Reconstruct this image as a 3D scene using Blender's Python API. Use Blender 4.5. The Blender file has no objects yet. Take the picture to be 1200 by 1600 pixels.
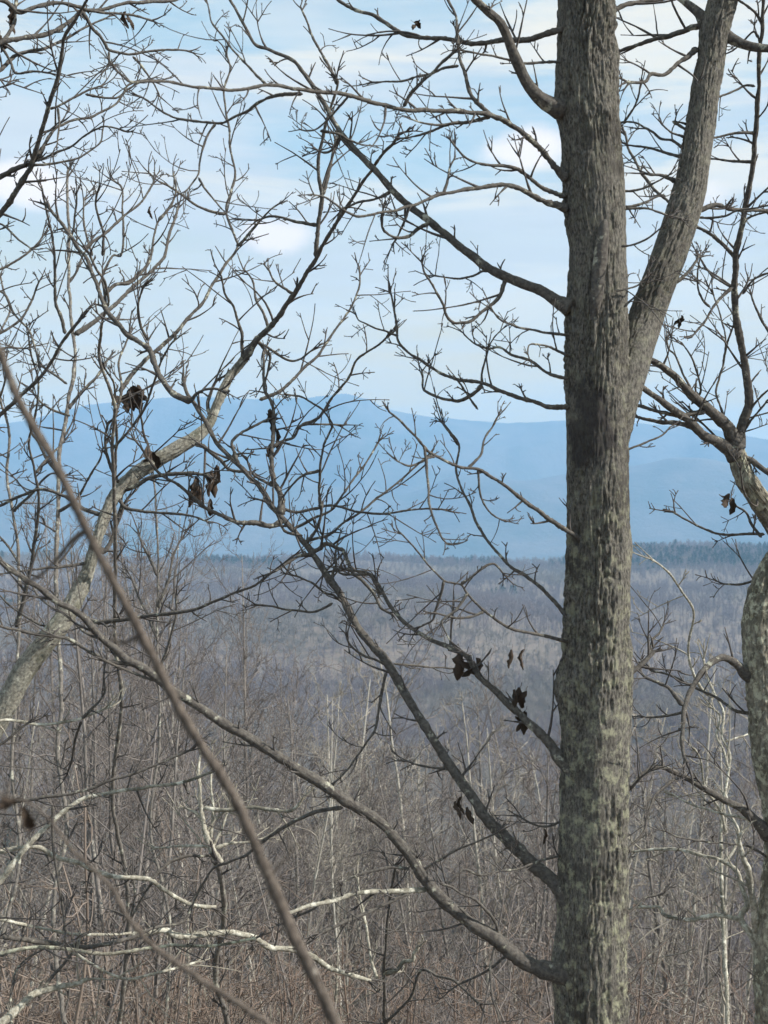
import bpy, math, random
import numpy as np
from math import radians, pi

# ------------------------------------------------------------------ camera, sky, sun, exposure
sc = bpy.context.scene
F = 600 / math.tan(radians(16))            # focal length in photo pixels (1200 px wide frame)
cam_d = bpy.data.cameras.new('camera')
cam = bpy.data.objects.new('camera', cam_d)
sc.collection.objects.link(cam)
cam.location = (0, 0, 0)                   # eye level is z = 0, looking along +Y
cam.rotation_euler = (radians(90), 0, 0)
cam_d.sensor_fit = 'HORIZONTAL'
cam_d.sensor_width = 36
cam_d.lens = 18 / math.tan(radians(16))
cam_d.clip_start = 0.05
cam_d.clip_end = 60000
cam_d.dof.use_dof = True
cam_d.dof.focus_distance = 9.0
cam_d.dof.aperture_fstop = cam_d.lens / 9.0   # ~9 mm aperture
sc.camera = cam
sc.view_settings.view_transform = 'Standard'
sc.view_settings.look = 'None'
sc.view_settings.gamma = 1
sc.view_settings.use_curve_mapping = False
sc.view_settings.exposure = 0.70
sc.render.engine = 'CYCLES'
cy = sc.cycles
cy.use_denoising = True
cy.denoiser = 'OPENIMAGEDENOISE'
cy.max_bounces = 6
cy.diffuse_bounces = 3
cy.volume_bounces = 2
cy.transparent_max_bounces = 4
cy.sample_clamp_indirect = 8
cy.use_adaptive_sampling = True
cy.adaptive_threshold = 0.02
sc.render.filter_size = 1.3 if hasattr(sc.render, 'filter_size') else 1.5

SUN_EL, SUN_AZ = 38.0, 105.0               # azimuth clockwise from +Y (the view direction)
world = bpy.data.worlds.new('World')
sc.world = world
world.use_nodes = True
nt = world.node_tree
N, L = nt.nodes, nt.links
N.clear()
w_out = N.new('ShaderNodeOutputWorld')
bg = N.new('ShaderNodeBackground')
SKY = 0.12
bg.inputs['Strength'].default_value = SKY
L.new(bg.outputs[0], w_out.inputs[0])
sky = N.new('ShaderNodeTexSky')
sky.sky_type = 'NISHITA'
sky.sun_disc = False
sky.sun_elevation = radians(SUN_EL)
sky.sun_rotation = radians(SUN_AZ)
sky.altitude = 600
sky.air_density = 1.0
sky.dust_density = 0.6
sky.ozone_density = 1.5
tc = N.new('ShaderNodeTexCoord')

def wmap(scale, loc=(0, 0, 0)):
    m = N.new('ShaderNodeMapping')
    m.inputs['Scale'].default_value = scale
    m.inputs['Location'].default_value = loc
    L.new(tc.outputs['Generated'], m.inputs['Vector'])
    return m

def wnoise(vec, scale, detail, rough=0.55, dist=0.0):
    n = N.new('ShaderNodeTexNoise')
    n.inputs['Scale'].default_value = scale
    n.inputs['Detail'].default_value = detail
    n.inputs['Roughness'].default_value = rough
    n.inputs['Distortion'].default_value = dist
    L.new(vec.outputs[0], n.inputs['Vector'])
    return n.outputs['Fac']

def wramp(fac, a, b, va=0.0, vb=1.0):
    r = N.new('ShaderNodeMapRange')
    r.interpolation_type = 'SMOOTHSTEP'
    for k, v in zip(('From Min', 'From Max', 'To Min', 'To Max'), (a, b, va, vb)):
        r.inputs[k].default_value = v
    L.new(fac, r.inputs['Value'])
    return r.outputs[0]

def wmath(op, a, b=None, clamp=False):
    m = N.new('ShaderNodeMath')
    m.operation = op
    m.use_clamp = clamp
    for i, v in enumerate((a, b)):
        if v is None:
            continue
        if isinstance(v, (int, float)):
            m.inputs[i].default_value = v
        else:
            L.new(v, m.inputs[i])
    return m.outputs[0]

def wmix(fac, a, b):
    m = N.new('ShaderNodeMix')
    m.data_type = 'RGBA'
    for k, v in ((0, fac), (6, a), (7, b)):
        if isinstance(v, (int, float)):
            m.inputs[k].default_value = v
        elif isinstance(v, tuple):
            m.inputs[k].default_value = v
        else:
            L.new(v, m.inputs[k])
    return m.outputs[2]

def emit(r, g, b):
    return (r / SKY, g / SKY, b / SKY, 1)

# thin high sheet of cloud in soft horizontal bands
sheet = wramp(wnoise(wmap((1.6, 1.6, 11.0), (0.3, 0.1, 0.35)), 1.9, 6, 0.55, 0.3), 0.36, 0.62)
veil = wramp(wnoise(wmap((3, 3, 22.0), (1.3, 0.6, 2.0)), 2.5, 5, 0.6, 0.5), 0.35, 0.7)
col = wmix(0.7, sky.outputs[0], emit(0.33, 0.46, 0.48))
sep = N.new('ShaderNodeSeparateXYZ')
L.new(tc.outputs['Generated'], sep.inputs[0])
low = wramp(sep.outputs['Z'], 0.02, 0.28, 1.0, 0.0)
col = wmix(low, col, emit(0.90, 0.58, 0.08))
col = wmix(wmath('MULTIPLY', sheet, wramp(sep.outputs['Z'], 0.06, 0.22, 0.0, 0.85)), col, emit(0.50, 0.50, 0.50))
bank = wramp(wnoise(wmap((1.2, 1.2, 9.0), (2.3, 0.9, 0.15)), 2.6, 7, 0.62, 0.4), 0.47, 0.62)
col = wmix(wmath('MULTIPLY', bank, wramp(sep.outputs['Z'], 0.06, 0.20, 0.0, 0.85)), col, emit(0.72, 0.64, 0.50))
col = wmix(wmath('MULTIPLY', veil, 0.45), col, emit(0.55, 0.57, 0.55))
# sunlit puffs of cumulus
pn = wnoise(wmap((1, 1, 1.6)), 13.0, 7, 0.6, 0.2)
puff = wramp(wnoise(wmap((1, 1, 2.6), (4.2, 1.7, 0.9)), 3.2, 5, 0.55), 0.66, 0.80, 0, 0.5)
for px, py, sx, sz, amp in ((45, 290, 85, 42, 1.1), (425, 368, 75, 34, 1.0), (825, 225, 100, 42, 1.1),
                            (1105, 305, 60, 34, 0.9), (620, 215, 60, 16, 0.35), (180, 320, 70, 25, 0.5)):
    v = np.array([(px - 600) / F, 1, (800 - py) / F]); v /= np.linalg.norm(v)
    s = N.new('ShaderNodeVectorMath'); s.operation = 'SUBTRACT'
    L.new(tc.outputs['Generated'], s.inputs[0]); s.inputs[1].default_value = v
    m = N.new('ShaderNodeVectorMath'); m.operation = 'MULTIPLY'
    L.new(s.outputs[0], m.inputs[0]); m.inputs[1].default_value = (F / sx, 9, F / sz)
    ln = N.new('ShaderNodeVectorMath'); ln.operation = 'LENGTH'
    L.new(m.outputs[0], ln.inputs[0])
    g = wramp(ln.outputs['Value'], 0.15, 1.5, amp, 0.0)
    puff = wmath('MAXIMUM', puff, g)
puff = wmath('ADD', puff, wmath('MULTIPLY', wmath('SUBTRACT', pn, 0.5), 1.5))
puff = wramp(puff, 0.42, 1.0)
col = wmix(wmath('MULTIPLY', puff, 0.75), col, emit(0.92, 0.78, 0.68))
L.new(col, bg.inputs['Color'])

sun_d = bpy.data.lights.new('sun', 'SUN')
sun_d.energy = 4.9
sun_d.angle = radians(0.5)
sun_d.color = (1.0, 0.94, 0.86)
sun = bpy.data.objects.new('sun', sun_d)
sc.collection.objects.link(sun)
sun.rotation_euler = (radians(90 - SUN_EL), 0, radians(180 - SUN_AZ))   # light comes from the right

# ------------------------------------------------------------------ helpers
rng = np.random.default_rng(11)
R = random.Random(5)
COL = sc.collection

def U(x, y, d):
    """point seen at photo pixel x, y at depth d metres"""
    return np.array([(x - 600) / F * d, d, (800 - y) / F * d])

def hash3(ix, iy, iz, seed=0):
    h = (ix * 374761393 + iy * 668265263 + iz * 2147483647 + seed * 1274126177) & 0xffffffff
    h = ((h ^ (h >> 13)) * 1274126177) & 0xffffffff
    h = ((h ^ (h >> 15)) * 2246822519) & 0xffffffff
    return ((h ^ (h >> 16)) & 0xffffff) / float(0xffffff)

def vnoise(x, y, z, seed=0):
    x, y, z = np.broadcast_arrays(np.asarray(x, float), y, z)
    ix, iy, iz = np.floor(x).astype(np.int64), np.floor(y).astype(np.int64), np.floor(z).astype(np.int64)
    fx, fy, fz = x - ix, y - iy, z - iz
    fx, fy, fz = (f * f * (3 - 2 * f) for f in (fx, fy, fz))
    r = 0
    for a in (0, 1):
        for b in (0, 1):
            for c in (0, 1):
                r = r + hash3(ix + a, iy + b, iz + c, seed) * (fx if a else 1 - fx) * (fy if b else 1 - fy) * (fz if c else 1 - fz)
    return r * 2 - 1

def fbm(x, y, z, o=4, seed=0, g=0.5):
    r, a, f = 0, 1.0, 1.0
    for k in range(o):
        r = r + a * vnoise(np.asarray(x) * f, np.asarray(y) * f, np.asarray(z) * f, seed + k)
        a *= g
        f *= 2.03
    return r

class MB:
    """collects tubes and patches and links them as one mesh object"""
    def __init__(self):
        self.v, self.q, self.t, self.n = [], [], [], 0
    def add(self, v, q=None, t=None):
        self.v.append(np.asarray(v, float))
        if q is not None and len(q):
            self.q.append(np.asarray(q, np.int64) + self.n)
        if t is not None and len(t):
            self.t.append(np.asarray(t, np.int64) + self.n)
        self.n += len(v)
    def mesh(self, name, mat, origin=(0, 0, 0), smooth=True):
        v = np.concatenate(self.v) - np.asarray(origin)
        q = np.concatenate(self.q) if self.q else np.zeros((0, 4), np.int64)
        t = np.concatenate(self.t) if self.t else np.zeros((0, 3), np.int64)
        me = bpy.data.meshes.new(name)
        me.vertices.add(len(v)); me.vertices.foreach_set('co', v.astype(np.float32).ravel())
        loops = np.concatenate([q.ravel(), t.ravel()]).astype(np.int32)
        me.loops.add(len(loops)); me.loops.foreach_set('vertex_index', loops)
        starts = np.concatenate([np.arange(len(q)) * 4, len(q) * 4 + np.arange(len(t)) * 3]).astype(np.int32)
        me.polygons.add(len(starts)); me.polygons.foreach_set('loop_start', starts)
        me.polygons.foreach_set('use_smooth', np.full(len(starts), smooth))
        me.update(calc_edges=True)
        if mat: me.materials.append(mat)
        return me
    def build(self, name, mat, parent=None, origin=(0, 0, 0), smooth=True):
        o = bpy.data.objects.new(name, self.mesh(name, mat, origin, smooth))
        COL.objects.link(o)
        if parent: o.parent = parent
        return o

def frames(P):
    T = np.gradient(P, axis=0)
    T /= np.linalg.norm(T, axis=1)[:, None] + 1e-12
    n = np.cross(T[0], (0, 1, 0.2)); n /= np.linalg.norm(n) + 1e-12
    Ns = np.empty_like(P)
    for i in range(len(P)):
        n = n - T[i] * (n @ T[i]); n /= np.linalg.norm(n) + 1e-12
        Ns[i] = n
    return T, Ns, np.cross(T, Ns)

_qcache = {}
def quads(n, s):
    k = (n, s)
    if k not in _qcache:
        i = np.arange(n - 1)[:, None] * s; j = np.arange(s)[None]; j2 = (j + 1) % s
        _qcache[k] = np.stack([i + j, i + j2, i + s + j2, i + s + j], -1).reshape(-1, 4)
    return _qcache[k]

def tube(mb, P, r, s=5, rough=0.0, tip=True):
    P = np.asarray(P, float); n = len(P); r = np.asarray(r, float)
    T, A, B = frames(P)
    a = np.arange(s) / s * 2 * pi
    rr = np.repeat(r[:, None], s, 1)
    if rough: rr = rr * (1 + rng.normal(0, rough, (n, s)))
    V = P[:, None] + rr[..., None] * (np.cos(a)[None, :, None] * A[:, None] + np.sin(a)[None, :, None] * B[:, None])
    V = V.reshape(-1, 3)
    t = None
    if tip:
        V = np.vstack([V, P[-1] + T[-1] * r[-1] * 0.6])
        j = np.arange(s); t = np.stack([(n - 1) * s + j, (n - 1) * s + (j + 1) % s, np.full(s, n * s)], 1)
    mb.add(V, quads(n, s), t)

def barktube(mb, P, r, s, amp, freq=20, seed=0, bulges=()):
    """a trunk or thick limb with real furrowed relief"""
    n = len(P)
    T, A, B = frames(P)
    a = np.arange(s) / s * 2 * pi
    L_ = np.concatenate([[0], np.cumsum(np.linalg.norm(np.diff(P, axis=0), axis=1))])
    z = np.repeat(L_[:, None], s, 1); th = np.repeat(a[None], n, 0)
    cx, sx = np.cos(th), np.sin(th)
    rad0 = float(np.mean(r))
    warp = fbm(cx * 1.6, sx * 1.6, z * 2.2, 3, seed + 3) * 2.6 + fbm(cx * 4, sx * 4, z * 7, 2, seed + 9) * 0.8
    rid = np.sin(th * freq + warp * 2.0)
    rid = 1 - np.abs(rid) ** 0.65 * 1.0
    furrow = -rid                                     # narrow deep grooves between plates
    brk = fbm(cx * 5, sx * 5, z * 9, 3, seed + 20)
    fine = fbm(cx * rad0 * 130, sx * rad0 * 130, z * 26, 3, seed + 31)
    flake = np.maximum(0, fbm(cx * 9, sx * 9, z * 5, 2, seed + 40) - 0.1)
    big = fbm(cx * 1.2, sx * 1.2, z * 1.6, 3, seed + 50)
    rid2 = np.abs(np.sin(th * freq * 2 + warp * 3.1 + 1.3 + fbm(cx * 8, sx * 8, z * 5, 2, seed + 80) * 1.4)) ** 0.6
    fr = freq * 0.6
    net = (1 - np.abs(fbm(cx * fr + warp * 0.25, sx * fr + warp * 0.25, z * 5.5, 3, seed + 60, 0.6))) ** 5
    reg = np.clip(1 + 0.9 * fbm(cx * 1.1, sx * 1.1, z * 2.6, 2, seed + 55), 0.3, 1.9)
    d = amp * reg * (furrow * 0.8 * (0.75 + 0.5 * brk) + 0.55 * (rid2 - 0.6) - 0.7 * net + 0.4 * brk + 0.4 * fine + 0.6 * flake) + big * rad0 * 0.035
    rr = r[:, None] + d
    for (bz, bth, wz, wt, h) in bulges:
        dt = (th - bth + pi) % (2 * pi) - pi
        rr = rr + h * np.exp(-((z - bz) / wz) ** 2 - (dt / wt) ** 2)
    V = P[:, None] + rr[..., None] * (cx[..., None] * A[:, None] + sx[..., None] * B[:, None])
    mb.add(V.reshape(-1, 3), quads(n, s))

def spline(pts, step):
    """Catmull-Rom through pts (k x m), resampled about every step in the first two columns"""
    p = np.asarray(pts, float)
    p = np.vstack([2 * p[0] - p[1], p, 2 * p[-1] - p[-2]])
    out = []
    for i in range(1, len(p) - 2):
        n = max(1, int(np.linalg.norm(p[i + 1, :2] - p[i, :2]) / step))
        t = (np.arange(n) / n)[:, None]
        out.append(0.5 * (2 * p[i] + (p[i + 1] - p[i - 1]) * t + (2 * p[i - 1] - 5 * p[i] + 4 * p[i + 1] - p[i + 2]) * t ** 2
                          + (3 * p[i] - p[i - 1] - 3 * p[i + 1] + p[i + 2]) * t ** 3))
    out.append(p[-2][None])
    return np.vstack(out)

def tag(o, label=None, cat=None, group=None, kind=None):
    for k, v in (('label', label), ('category', cat), ('group', group), ('kind', kind)):
        if v: o[k] = v
    return o

def empty(name, loc):
    o = bpy.data.objects.new(name, None)
    o.empty_display_size = 0.2
    COL.objects.link(o); o.location = tuple(loc)
    return o

# ------------------------------------------------------------------ materials
def mat(name, c1, c2, scale=(6, 6, 1.5), nscale=6.0, lichen=None, lich_lo=0.55, lich_hi=0.65, lich_scale=9.0,
        c3=None, bump=0.4, bscale=40, bdist=0.01, rough=0.9, coord='Object', extra=None, stain=None):
    m = bpy.data.materials.new(name); m.use_nodes = True
    t = m.node_tree; n, l = t.nodes, t.links
    b = n['Principled BSDF']
    b.inputs['Roughness'].default_value = rough
    b.inputs['Specular IOR Level'].default_value = 0.25
    tcn = n.new('ShaderNodeTexCoord')
    mp = n.new('ShaderNodeMapping'); mp.inputs['Scale'].default_value = scale
    l.new(tcn.outputs[coord], mp.inputs['Vector'])
    def noise(vec, s, d=6, ro=0.6):
        q = n.new('ShaderNodeTexNoise'); q.inputs['Scale'].default_value = s
        q.inputs['Detail'].default_value = d; q.inputs['Roughness'].default_value = ro
        l.new(vec, q.inputs['Vector']); return q.outputs['Fac']
    def ramp(f, a, c):
        q = n.new('ShaderNodeMapRange'); q.interpolation_type = 'SMOOTHSTEP'
        q.inputs['From Min'].default_value = a; q.inputs['From Max'].default_value = c
        l.new(f, q.inputs['Value']); return q.outputs[0]
    def mix(f, a, c):
        q = n.new('ShaderNodeMix'); q.data_type = 'RGBA'
        l.new(f, q.inputs[0])
        for k, v in ((6, a), (7, c)):
            if isinstance(v, tuple): q.inputs[k].default_value = (*v, 1)
            else: l.new(v, q.inputs[k])
        return q.outputs[2]
    c = mix(ramp(noise(mp.outputs[0], nscale), 0.3, 0.7), c1, c2)
    if c3: c = mix(ramp(noise(tcn.outputs[coord], nscale * 0.35, 4), 0.5, 0.68), c, c3)
    if lichen:
        f = ramp(noise(tcn.outputs[coord], lich_scale, 8, 0.7), lich_lo, lich_hi)
        if extra:
            f2 = extra(n, l, tcn, ramp)
            q = n.new('ShaderNodeMath'); q.operation = 'MULTIPLY'; l.new(f, q.inputs[0]); l.new(f2, q.inputs[1]); f = q.outputs[0]
        c = mix(f, c, lichen)
    if stain: c = mix(stain(n, l, tcn, noise), c, (0.034, 0.030, 0.031))
    l.new(c, b.inputs['Base Color'])
    if bump:
        bp = n.new('ShaderNodeBump'); bp.inputs['Strength'].default_value = bump
        bp.inputs['Distance'].default_value = bdist
        l.new(noise(mp.outputs[0], bscale, 5, 0.65), bp.inputs['Height'])
        l.new(bp.outputs[0], b.inputs['Normal'])
    return m

def low_lichen(n, l, tcn, ramp):
    """more lichen low on the stem, thinning upwards (object z is height above the base)"""
    s = n.new('ShaderNodeSeparateXYZ'); l.new(tcn.outputs['Object'], s.inputs[0])
    q = n.new('ShaderNodeMapRange'); q.inputs['From Min'].default_value = 2.6; q.inputs['From Max'].default_value = 5.2
    q.inputs['To Min'].default_value = 1.0; q.inputs['To Max'].default_value = 0.25
    l.new(s.outputs['Z'], q.inputs['Value']); return q.outputs[0]

def wet_stain(n, l, tcn, noise):
    """dark damp stain on the stem just below the fork"""
    s = n.new('ShaderNodeVectorMath'); s.operation = 'SUBTRACT'; l.new(tcn.outputs['Object'], s.inputs[0])
    s.inputs[1].default_value = STAIN
    m = n.new('ShaderNodeVectorMath'); m.operation = 'MULTIPLY'; l.new(s.outputs[0], m.inputs[0]); m.inputs[1].default_value = (6.0, 5.0, 4.2)
    g = n.new('ShaderNodeVectorMath'); g.operation = 'LENGTH'; l.new(m.outputs[0], g.inputs[0])
    a = n.new('ShaderNodeMath'); a.operation = 'MULTIPLY_ADD'; l.new(noise(tcn.outputs['Object'], 7, 6, 0.65), a.inputs[0]); a.inputs[1].default_value = 2.2
    l.new(g.outputs['Value'], a.inputs[2])
    q = n.new('ShaderNodeMapRange'); q.inputs['From Min'].default_value = 1.75; q.inputs['From Max'].default_value = 2.15
    q.inputs['To Min'].default_value = 0.8; q.inputs['To Max'].default_value = 0.0
    l.new(a.outputs[0], q.inputs['Value']); return q.outputs[0]
STAIN = (-0.05, -0.18, 4.42)

M = {}
M['oak'] = mat('oak_bark', (0.048, 0.045, 0.041), (0.225, 0.212, 0.182), (20, 20, 8), 6, (0.33, 0.33, 0.235), 0.48, 0.64, 18,
               c3=(0.075, 0.069, 0.060), bump=0.9, bscale=26, bdist=0.008, extra=low_lichen, stain=wet_stain)
M['branch'] = mat('branch_bark', (0.055, 0.05, 0.046), (0.13, 0.12, 0.105), (9, 9, 9), 6, (0.36, 0.36, 0.29), 0.57, 0.66, 14, bump=0.6, bscale=30, bdist=0.006)
M['twig'] = mat('twig_bark', (0.05, 0.046, 0.044), (0.11, 0.10, 0.092), (9, 9, 9), 5, bump=0)
M['pale'] = mat('lichened_bark', (0.18, 0.168, 0.135), (0.44, 0.42, 0.345), (10, 10, 10), 5, (0.60, 0.59, 0.50), 0.52, 0.62, 16,
                c3=(0.08, 0.078, 0.06), bump=0.8, bscale=30, bdist=0.006)
M['lean'] = mat('grey_lichened_bark', (0.12, 0.115, 0.098), (0.32, 0.31, 0.26), (10, 10, 10), 5, (0.45, 0.45, 0.38), 0.53, 0.64, 12, c3=(0.10, 0.105, 0.065), bump=0.8, bscale=30, bdist=0.006)
M['paletwig'] = mat('pale_twig_bark', (0.16, 0.145, 0.12), (0.34, 0.32, 0.26), (9, 9, 9), 5, bump=0)
M['edge'] = mat('mossy_bark', (0.13, 0.12, 0.095), (0.36, 0.34, 0.27), (9, 9, 5), 5, (0.50, 0.50, 0.38), 0.50, 0.60, 18,
                c3=(0.10, 0.095, 0.07), bump=0.9, bscale=28, bdist=0.008)
M['sapling'] = mat('sapling_bark', (0.06, 0.05, 0.042), (0.15, 0.125, 0.105), (14, 14, 8), 9, (0.26, 0.24, 0.21), 0.60, 0.66, 45, bump=0.5, bscale=60, bdist=0.003)
M['brownleaf'] = mat('dead_leaf_brown', (0.028, 0.021, 0.017), (0.08, 0.058, 0.042), (30, 30, 30), 3, bump=0.4, bscale=9, bdist=0.003)
M['mid'] = mat('mid_grey_bark', (0.085, 0.078, 0.07), (0.19, 0.175, 0.155), (9, 9, 5), 5, (0.40, 0.40, 0.33), 0.55, 0.66, 10, bump=0.4)
M['tree_grey'] = mat('grey_forest_bark', (0.11, 0.10, 0.092), (0.24, 0.22, 0.20), (3, 3, 1), 2, (0.45, 0.44, 0.38), 0.55, 0.68, 4, bump=0)
M['tree_crown'] = mat('grey_forest_twigs', (0.12, 0.105, 0.10), (0.20, 0.18, 0.165), (2, 2, 2), 1, bump=0)
M['tree_pale'] = mat('pale_forest_bark', (0.26, 0.245, 0.21), (0.48, 0.46, 0.40), (3, 3, 1), 2, bump=0)
M['tree_palecrown'] = mat('pale_forest_twigs', (0.20, 0.185, 0.16), (0.36, 0.33, 0.28), (2, 2, 2), 1, bump=0)
M['tree_red'] = mat('reddish_twigs', (0.13, 0.10, 0.085), (0.22, 0.165, 0.13), (2, 2, 2), 1, bump=0)
M['brush'] = mat('tan_brush_twigs', (0.135, 0.108, 0.09), (0.25, 0.205, 0.17), (2, 2, 2), 1, bump=0)
M['tan_wood'] = mat('tan_wood_bark', (0.155, 0.135, 0.115), (0.25, 0.22, 0.185), (1, 1, 1), 0.5, bump=0)
M['far_wood'] = mat('far_wood_bark', (0.145, 0.118, 0.118), (0.225, 0.188, 0.182), (1, 1, 1), 0.5, bump=0)
M['pine'] = mat('pine_needles', (0.03, 0.05, 0.028), (0.06, 0.085, 0.045), (1, 1, 1), 1, bump=0)
M['litter'] = mat('leaf_litter', (0.13, 0.105, 0.085), (0.22, 0.175, 0.14), (1, 1, 1), 0.9, c3=(0.10, 0.10, 0.075), bump=1.0, bscale=6, bdist=0.08)
M['mountain'] = mat('mountain_woods', (0.055, 0.06, 0.05), (0.12, 0.11, 0.10), (1, 1, 1), 0.004, c3=(0.04, 0.055, 0.04), bump=0.8, bscale=0.03, bdist=12)

# ------------------------------------------------------------------ terrain
PR = np.array([0, 2, 4, 6.5, 15, 30, 60, 150, 300, 450, 700, 1200, 1800, 2400, 2900, 4200, 6000, 20000.])
PZ = np.array([-1.6, -2.1, -3.0, -4.0, -8.0, -15, -31, -72, -112, -130, -136, -128, -105, -80, -110, -220, -240, -240.])
CRX = np.array([-900, -500, -200, 0, 60, 140, 230, 300, 400, 470, 540, 575, 600, 700, 800, 880, 1000, 1100, 1200, 1500, 1900.])
CRY = np.array([700, 650, 690, 668, 655, 634, 625, 619, 623, 621, 613, 622, 638, 653, 661, 656, 664, 672, 690, 640, 690.])
RC = 9000.0

def ground(az, r):
    """height of the land at azimuth az (radians, 0 = view axis) and distance r"""
    az, r = np.broadcast_arrays(np.asarray(az, float), np.asarray(r, float))
    x, y = r * np.sin(az), r * np.cos(az)
    z = np.interp(r, PR, PZ)
    z = z + fbm(x / 60, y / 60, 0.3, 3, 5) * np.clip(r / 60, 0, 3.0)
    z = z + fbm(x / 420, y / 420, 1.3, 3, 6) * np.clip((r - 150) / 500, 0, 1) * 30 * np.clip((2600 - r) / 900 + 0.25, 0.12, 1)
    # the wooded ridge: higher to the right of the big trunk, lower in the middle
    pxx = 600 + F * np.tan(np.clip(az, -1.2, 1.2))
    lift = np.interp(pxx, [0, 300, 420, 520, 700, 870, 960, 1060, 1200, 1500], [-8, -12, -12, -10, -20, -16, 12, 20, 14, 20])
    z = z + lift * np.exp(-((r - 2350) / 420) ** 2)
    z = z + 5 * fbm(x / 90, y / 90, 7, 2, 17) * np.exp(-((r - 2350) / 500) ** 2)
    # main range
    wob = np.interp(pxx, CRX, CRY) - 1.2 * fbm(az * 60, 0, 0, 3, 8)
    wob = np.where(np.abs(az) > 0.5, 660 + 40 * fbm(np.sin(az) * 3, np.cos(az) * 3, 2, 3, 9), wob)
    crest = (800 - wob) / F * RC
    u = np.clip((r - 5600) / (RC - 5600), 0, 1)
    s = np.where(r < RC, u ** 1.35, np.clip(1 - (r - RC) / 6000, 0, 1))
    spur = np.abs(fbm(x / 1500, y / 1500, 3, 4, 12)) * 420 * np.sin(np.clip(u, 0, 1) * pi)
    zz = z + (crest - z) * s + np.where(r > 5600, -spur + 60 * np.sin(u * pi), 0)
    # a lower front range
    f2 = (800 - (735 + 22 * fbm(az * 9, 1, 0, 3, 14))) / F * 6900
    zz = np.maximum(zz, -240 + (f2 + 240) * np.exp(-((r - 6900) / 900) ** 2) - 60 * np.abs(fbm(x / 700, y / 700, 5, 3, 19)))
    return np.where(r > 5300, zz, z)

def land(name, r0, r1, ratio, m):
    n = int(math.log((r1 + 1) / (r0 + 1)) / math.log(ratio))
    rr = np.exp(np.linspace(math.log(r0 + 1), math.log(r1 + 1), n)) - 1
    fine = np.radians(np.arange(-21, 21.01, 0.09))
    side = np.radians(np.arange(21, 339, 3.0)[1:])
    az = np.concatenate([fine, side])
    RR, AZ = np.meshgrid(rr, az, indexing='ij')
    Z = ground(AZ, RR)
    V = np.stack([RR * np.sin(AZ), RR * np.cos(AZ), Z], -1).reshape(-1, 3)
    mb = MB(); q = quads(n, len(az)); mb.add(V, q[:, ::-1])
    return tag(mb.build(name, m), kind='structure')

land('ground', 0.0, 3600, 1.022, M['litter'])
land('mountains', 3600, 15000, 1.012, M['mountain'])

# air: even pale haze round camera and land
def haze():
    mb = MB(); a = 15600.0; z0, z1 = -420.0, 910.0
    v = [(x, y, z) for z in (z0, z1) for x, y in ((-a, -a), (a, -a), (a, a), (-a, a))]
    mb.add(v, [(3, 2, 1, 0), (4, 5, 6, 7), (0, 1, 5, 4), (1, 2, 6, 5), (2, 3, 7, 6), (3, 0, 4, 7)])
    m = bpy.data.materials.new('haze_air'); m.use_nodes = True
    n = m.node_tree.nodes; n.clear()
    o = n.new('ShaderNodeOutputMaterial'); p = n.new('ShaderNodeVolumePrincipled')
    p.inputs['Color'].default_value = (0.36, 0.65, 1.0, 1)
    p.inputs['Density'].default_value = HAZE
    p.inputs['Anisotropy'].default_value = 0.0
    m.node_tree.links.new(p.outputs[0], o.inputs['Volume'])
    tag(mb.build('haze', m, smooth=False), kind='stuff')
HAZE = 1.4e-4
haze()

# ------------------------------------------------------------------ traced trees
def norm(v):
    return v / (np.linalg.norm(v) + 1e-12)

def twig(mb, p, d, length, r0, r1, depth, curl=0.42, up=0.10, s=4, kink=0.17, sub=(1, 3)):
    """a knobbly twig with buds and side twigs, growing from p along d"""
    n = max(4, min(9, int(length / (0.022 + length * 0.06))))
    P = [p]; D = norm(d)
    bend = rng.normal(0, curl / n, 3)
    for i in range(n):
        D = norm(D + bend + rng.normal(0, kink / math.sqrt(n) * 0.6, 3) + np.array([0, 0, up / n * 2.2]))
        P.append(P[-1] + D * length / n)
    P = np.array(P)
    r = np.linspace(r0, r1, n + 1) * (1 + rng.normal(0, 0.10, n + 1))
    r[-1] = r1 * 1.35                                  # terminal bud
    tube(mb, P, r, s, 0.0)
    if depth > 0:
        k = rng.integers(sub[0], sub[1] + 1)
        for i in range(k):
            j = rng.uniform(0.2, 0.97) * n; a = int(j); q = P[a] + (P[a + 1] - P[a]) * (j - a) if a < n else P[-1]
            T = norm(P[min(a + 1, n)] - P[a - 1 if a else 0])
            S = norm(np.cross(T, rng.normal(0, 1, 3) * (0.35, 1, 0.35)) + np.array([0, 0, 0.25]))
            an = rng.uniform(0.5, 1.05)
            twig(mb, q, T * math.cos(an) + S * math.sin(an), length * rng.uniform(0.22, 0.55) * (1.15 - j / n * 0.4),
                 max(r1, r0 * 0.65), r1 * 0.85, depth - 1, curl, up, s, kink, (0, 2))
    elif length > 0.05 and rng.random() < 0.25:         # short spurs with buds
        for i in range(rng.integers(1, 4)):
            a = rng.integers(1, n)
            S = norm(rng.normal(0, 1, 3)); T = norm(P[a + 1] - P[a])
            q = np.array([P[a], P[a] + norm(T * 0.7 + S) * rng.uniform(0.012, 0.03)])
            tube(mb, q, [r1 * 0.9, r1 * 1.2], 3)

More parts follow.
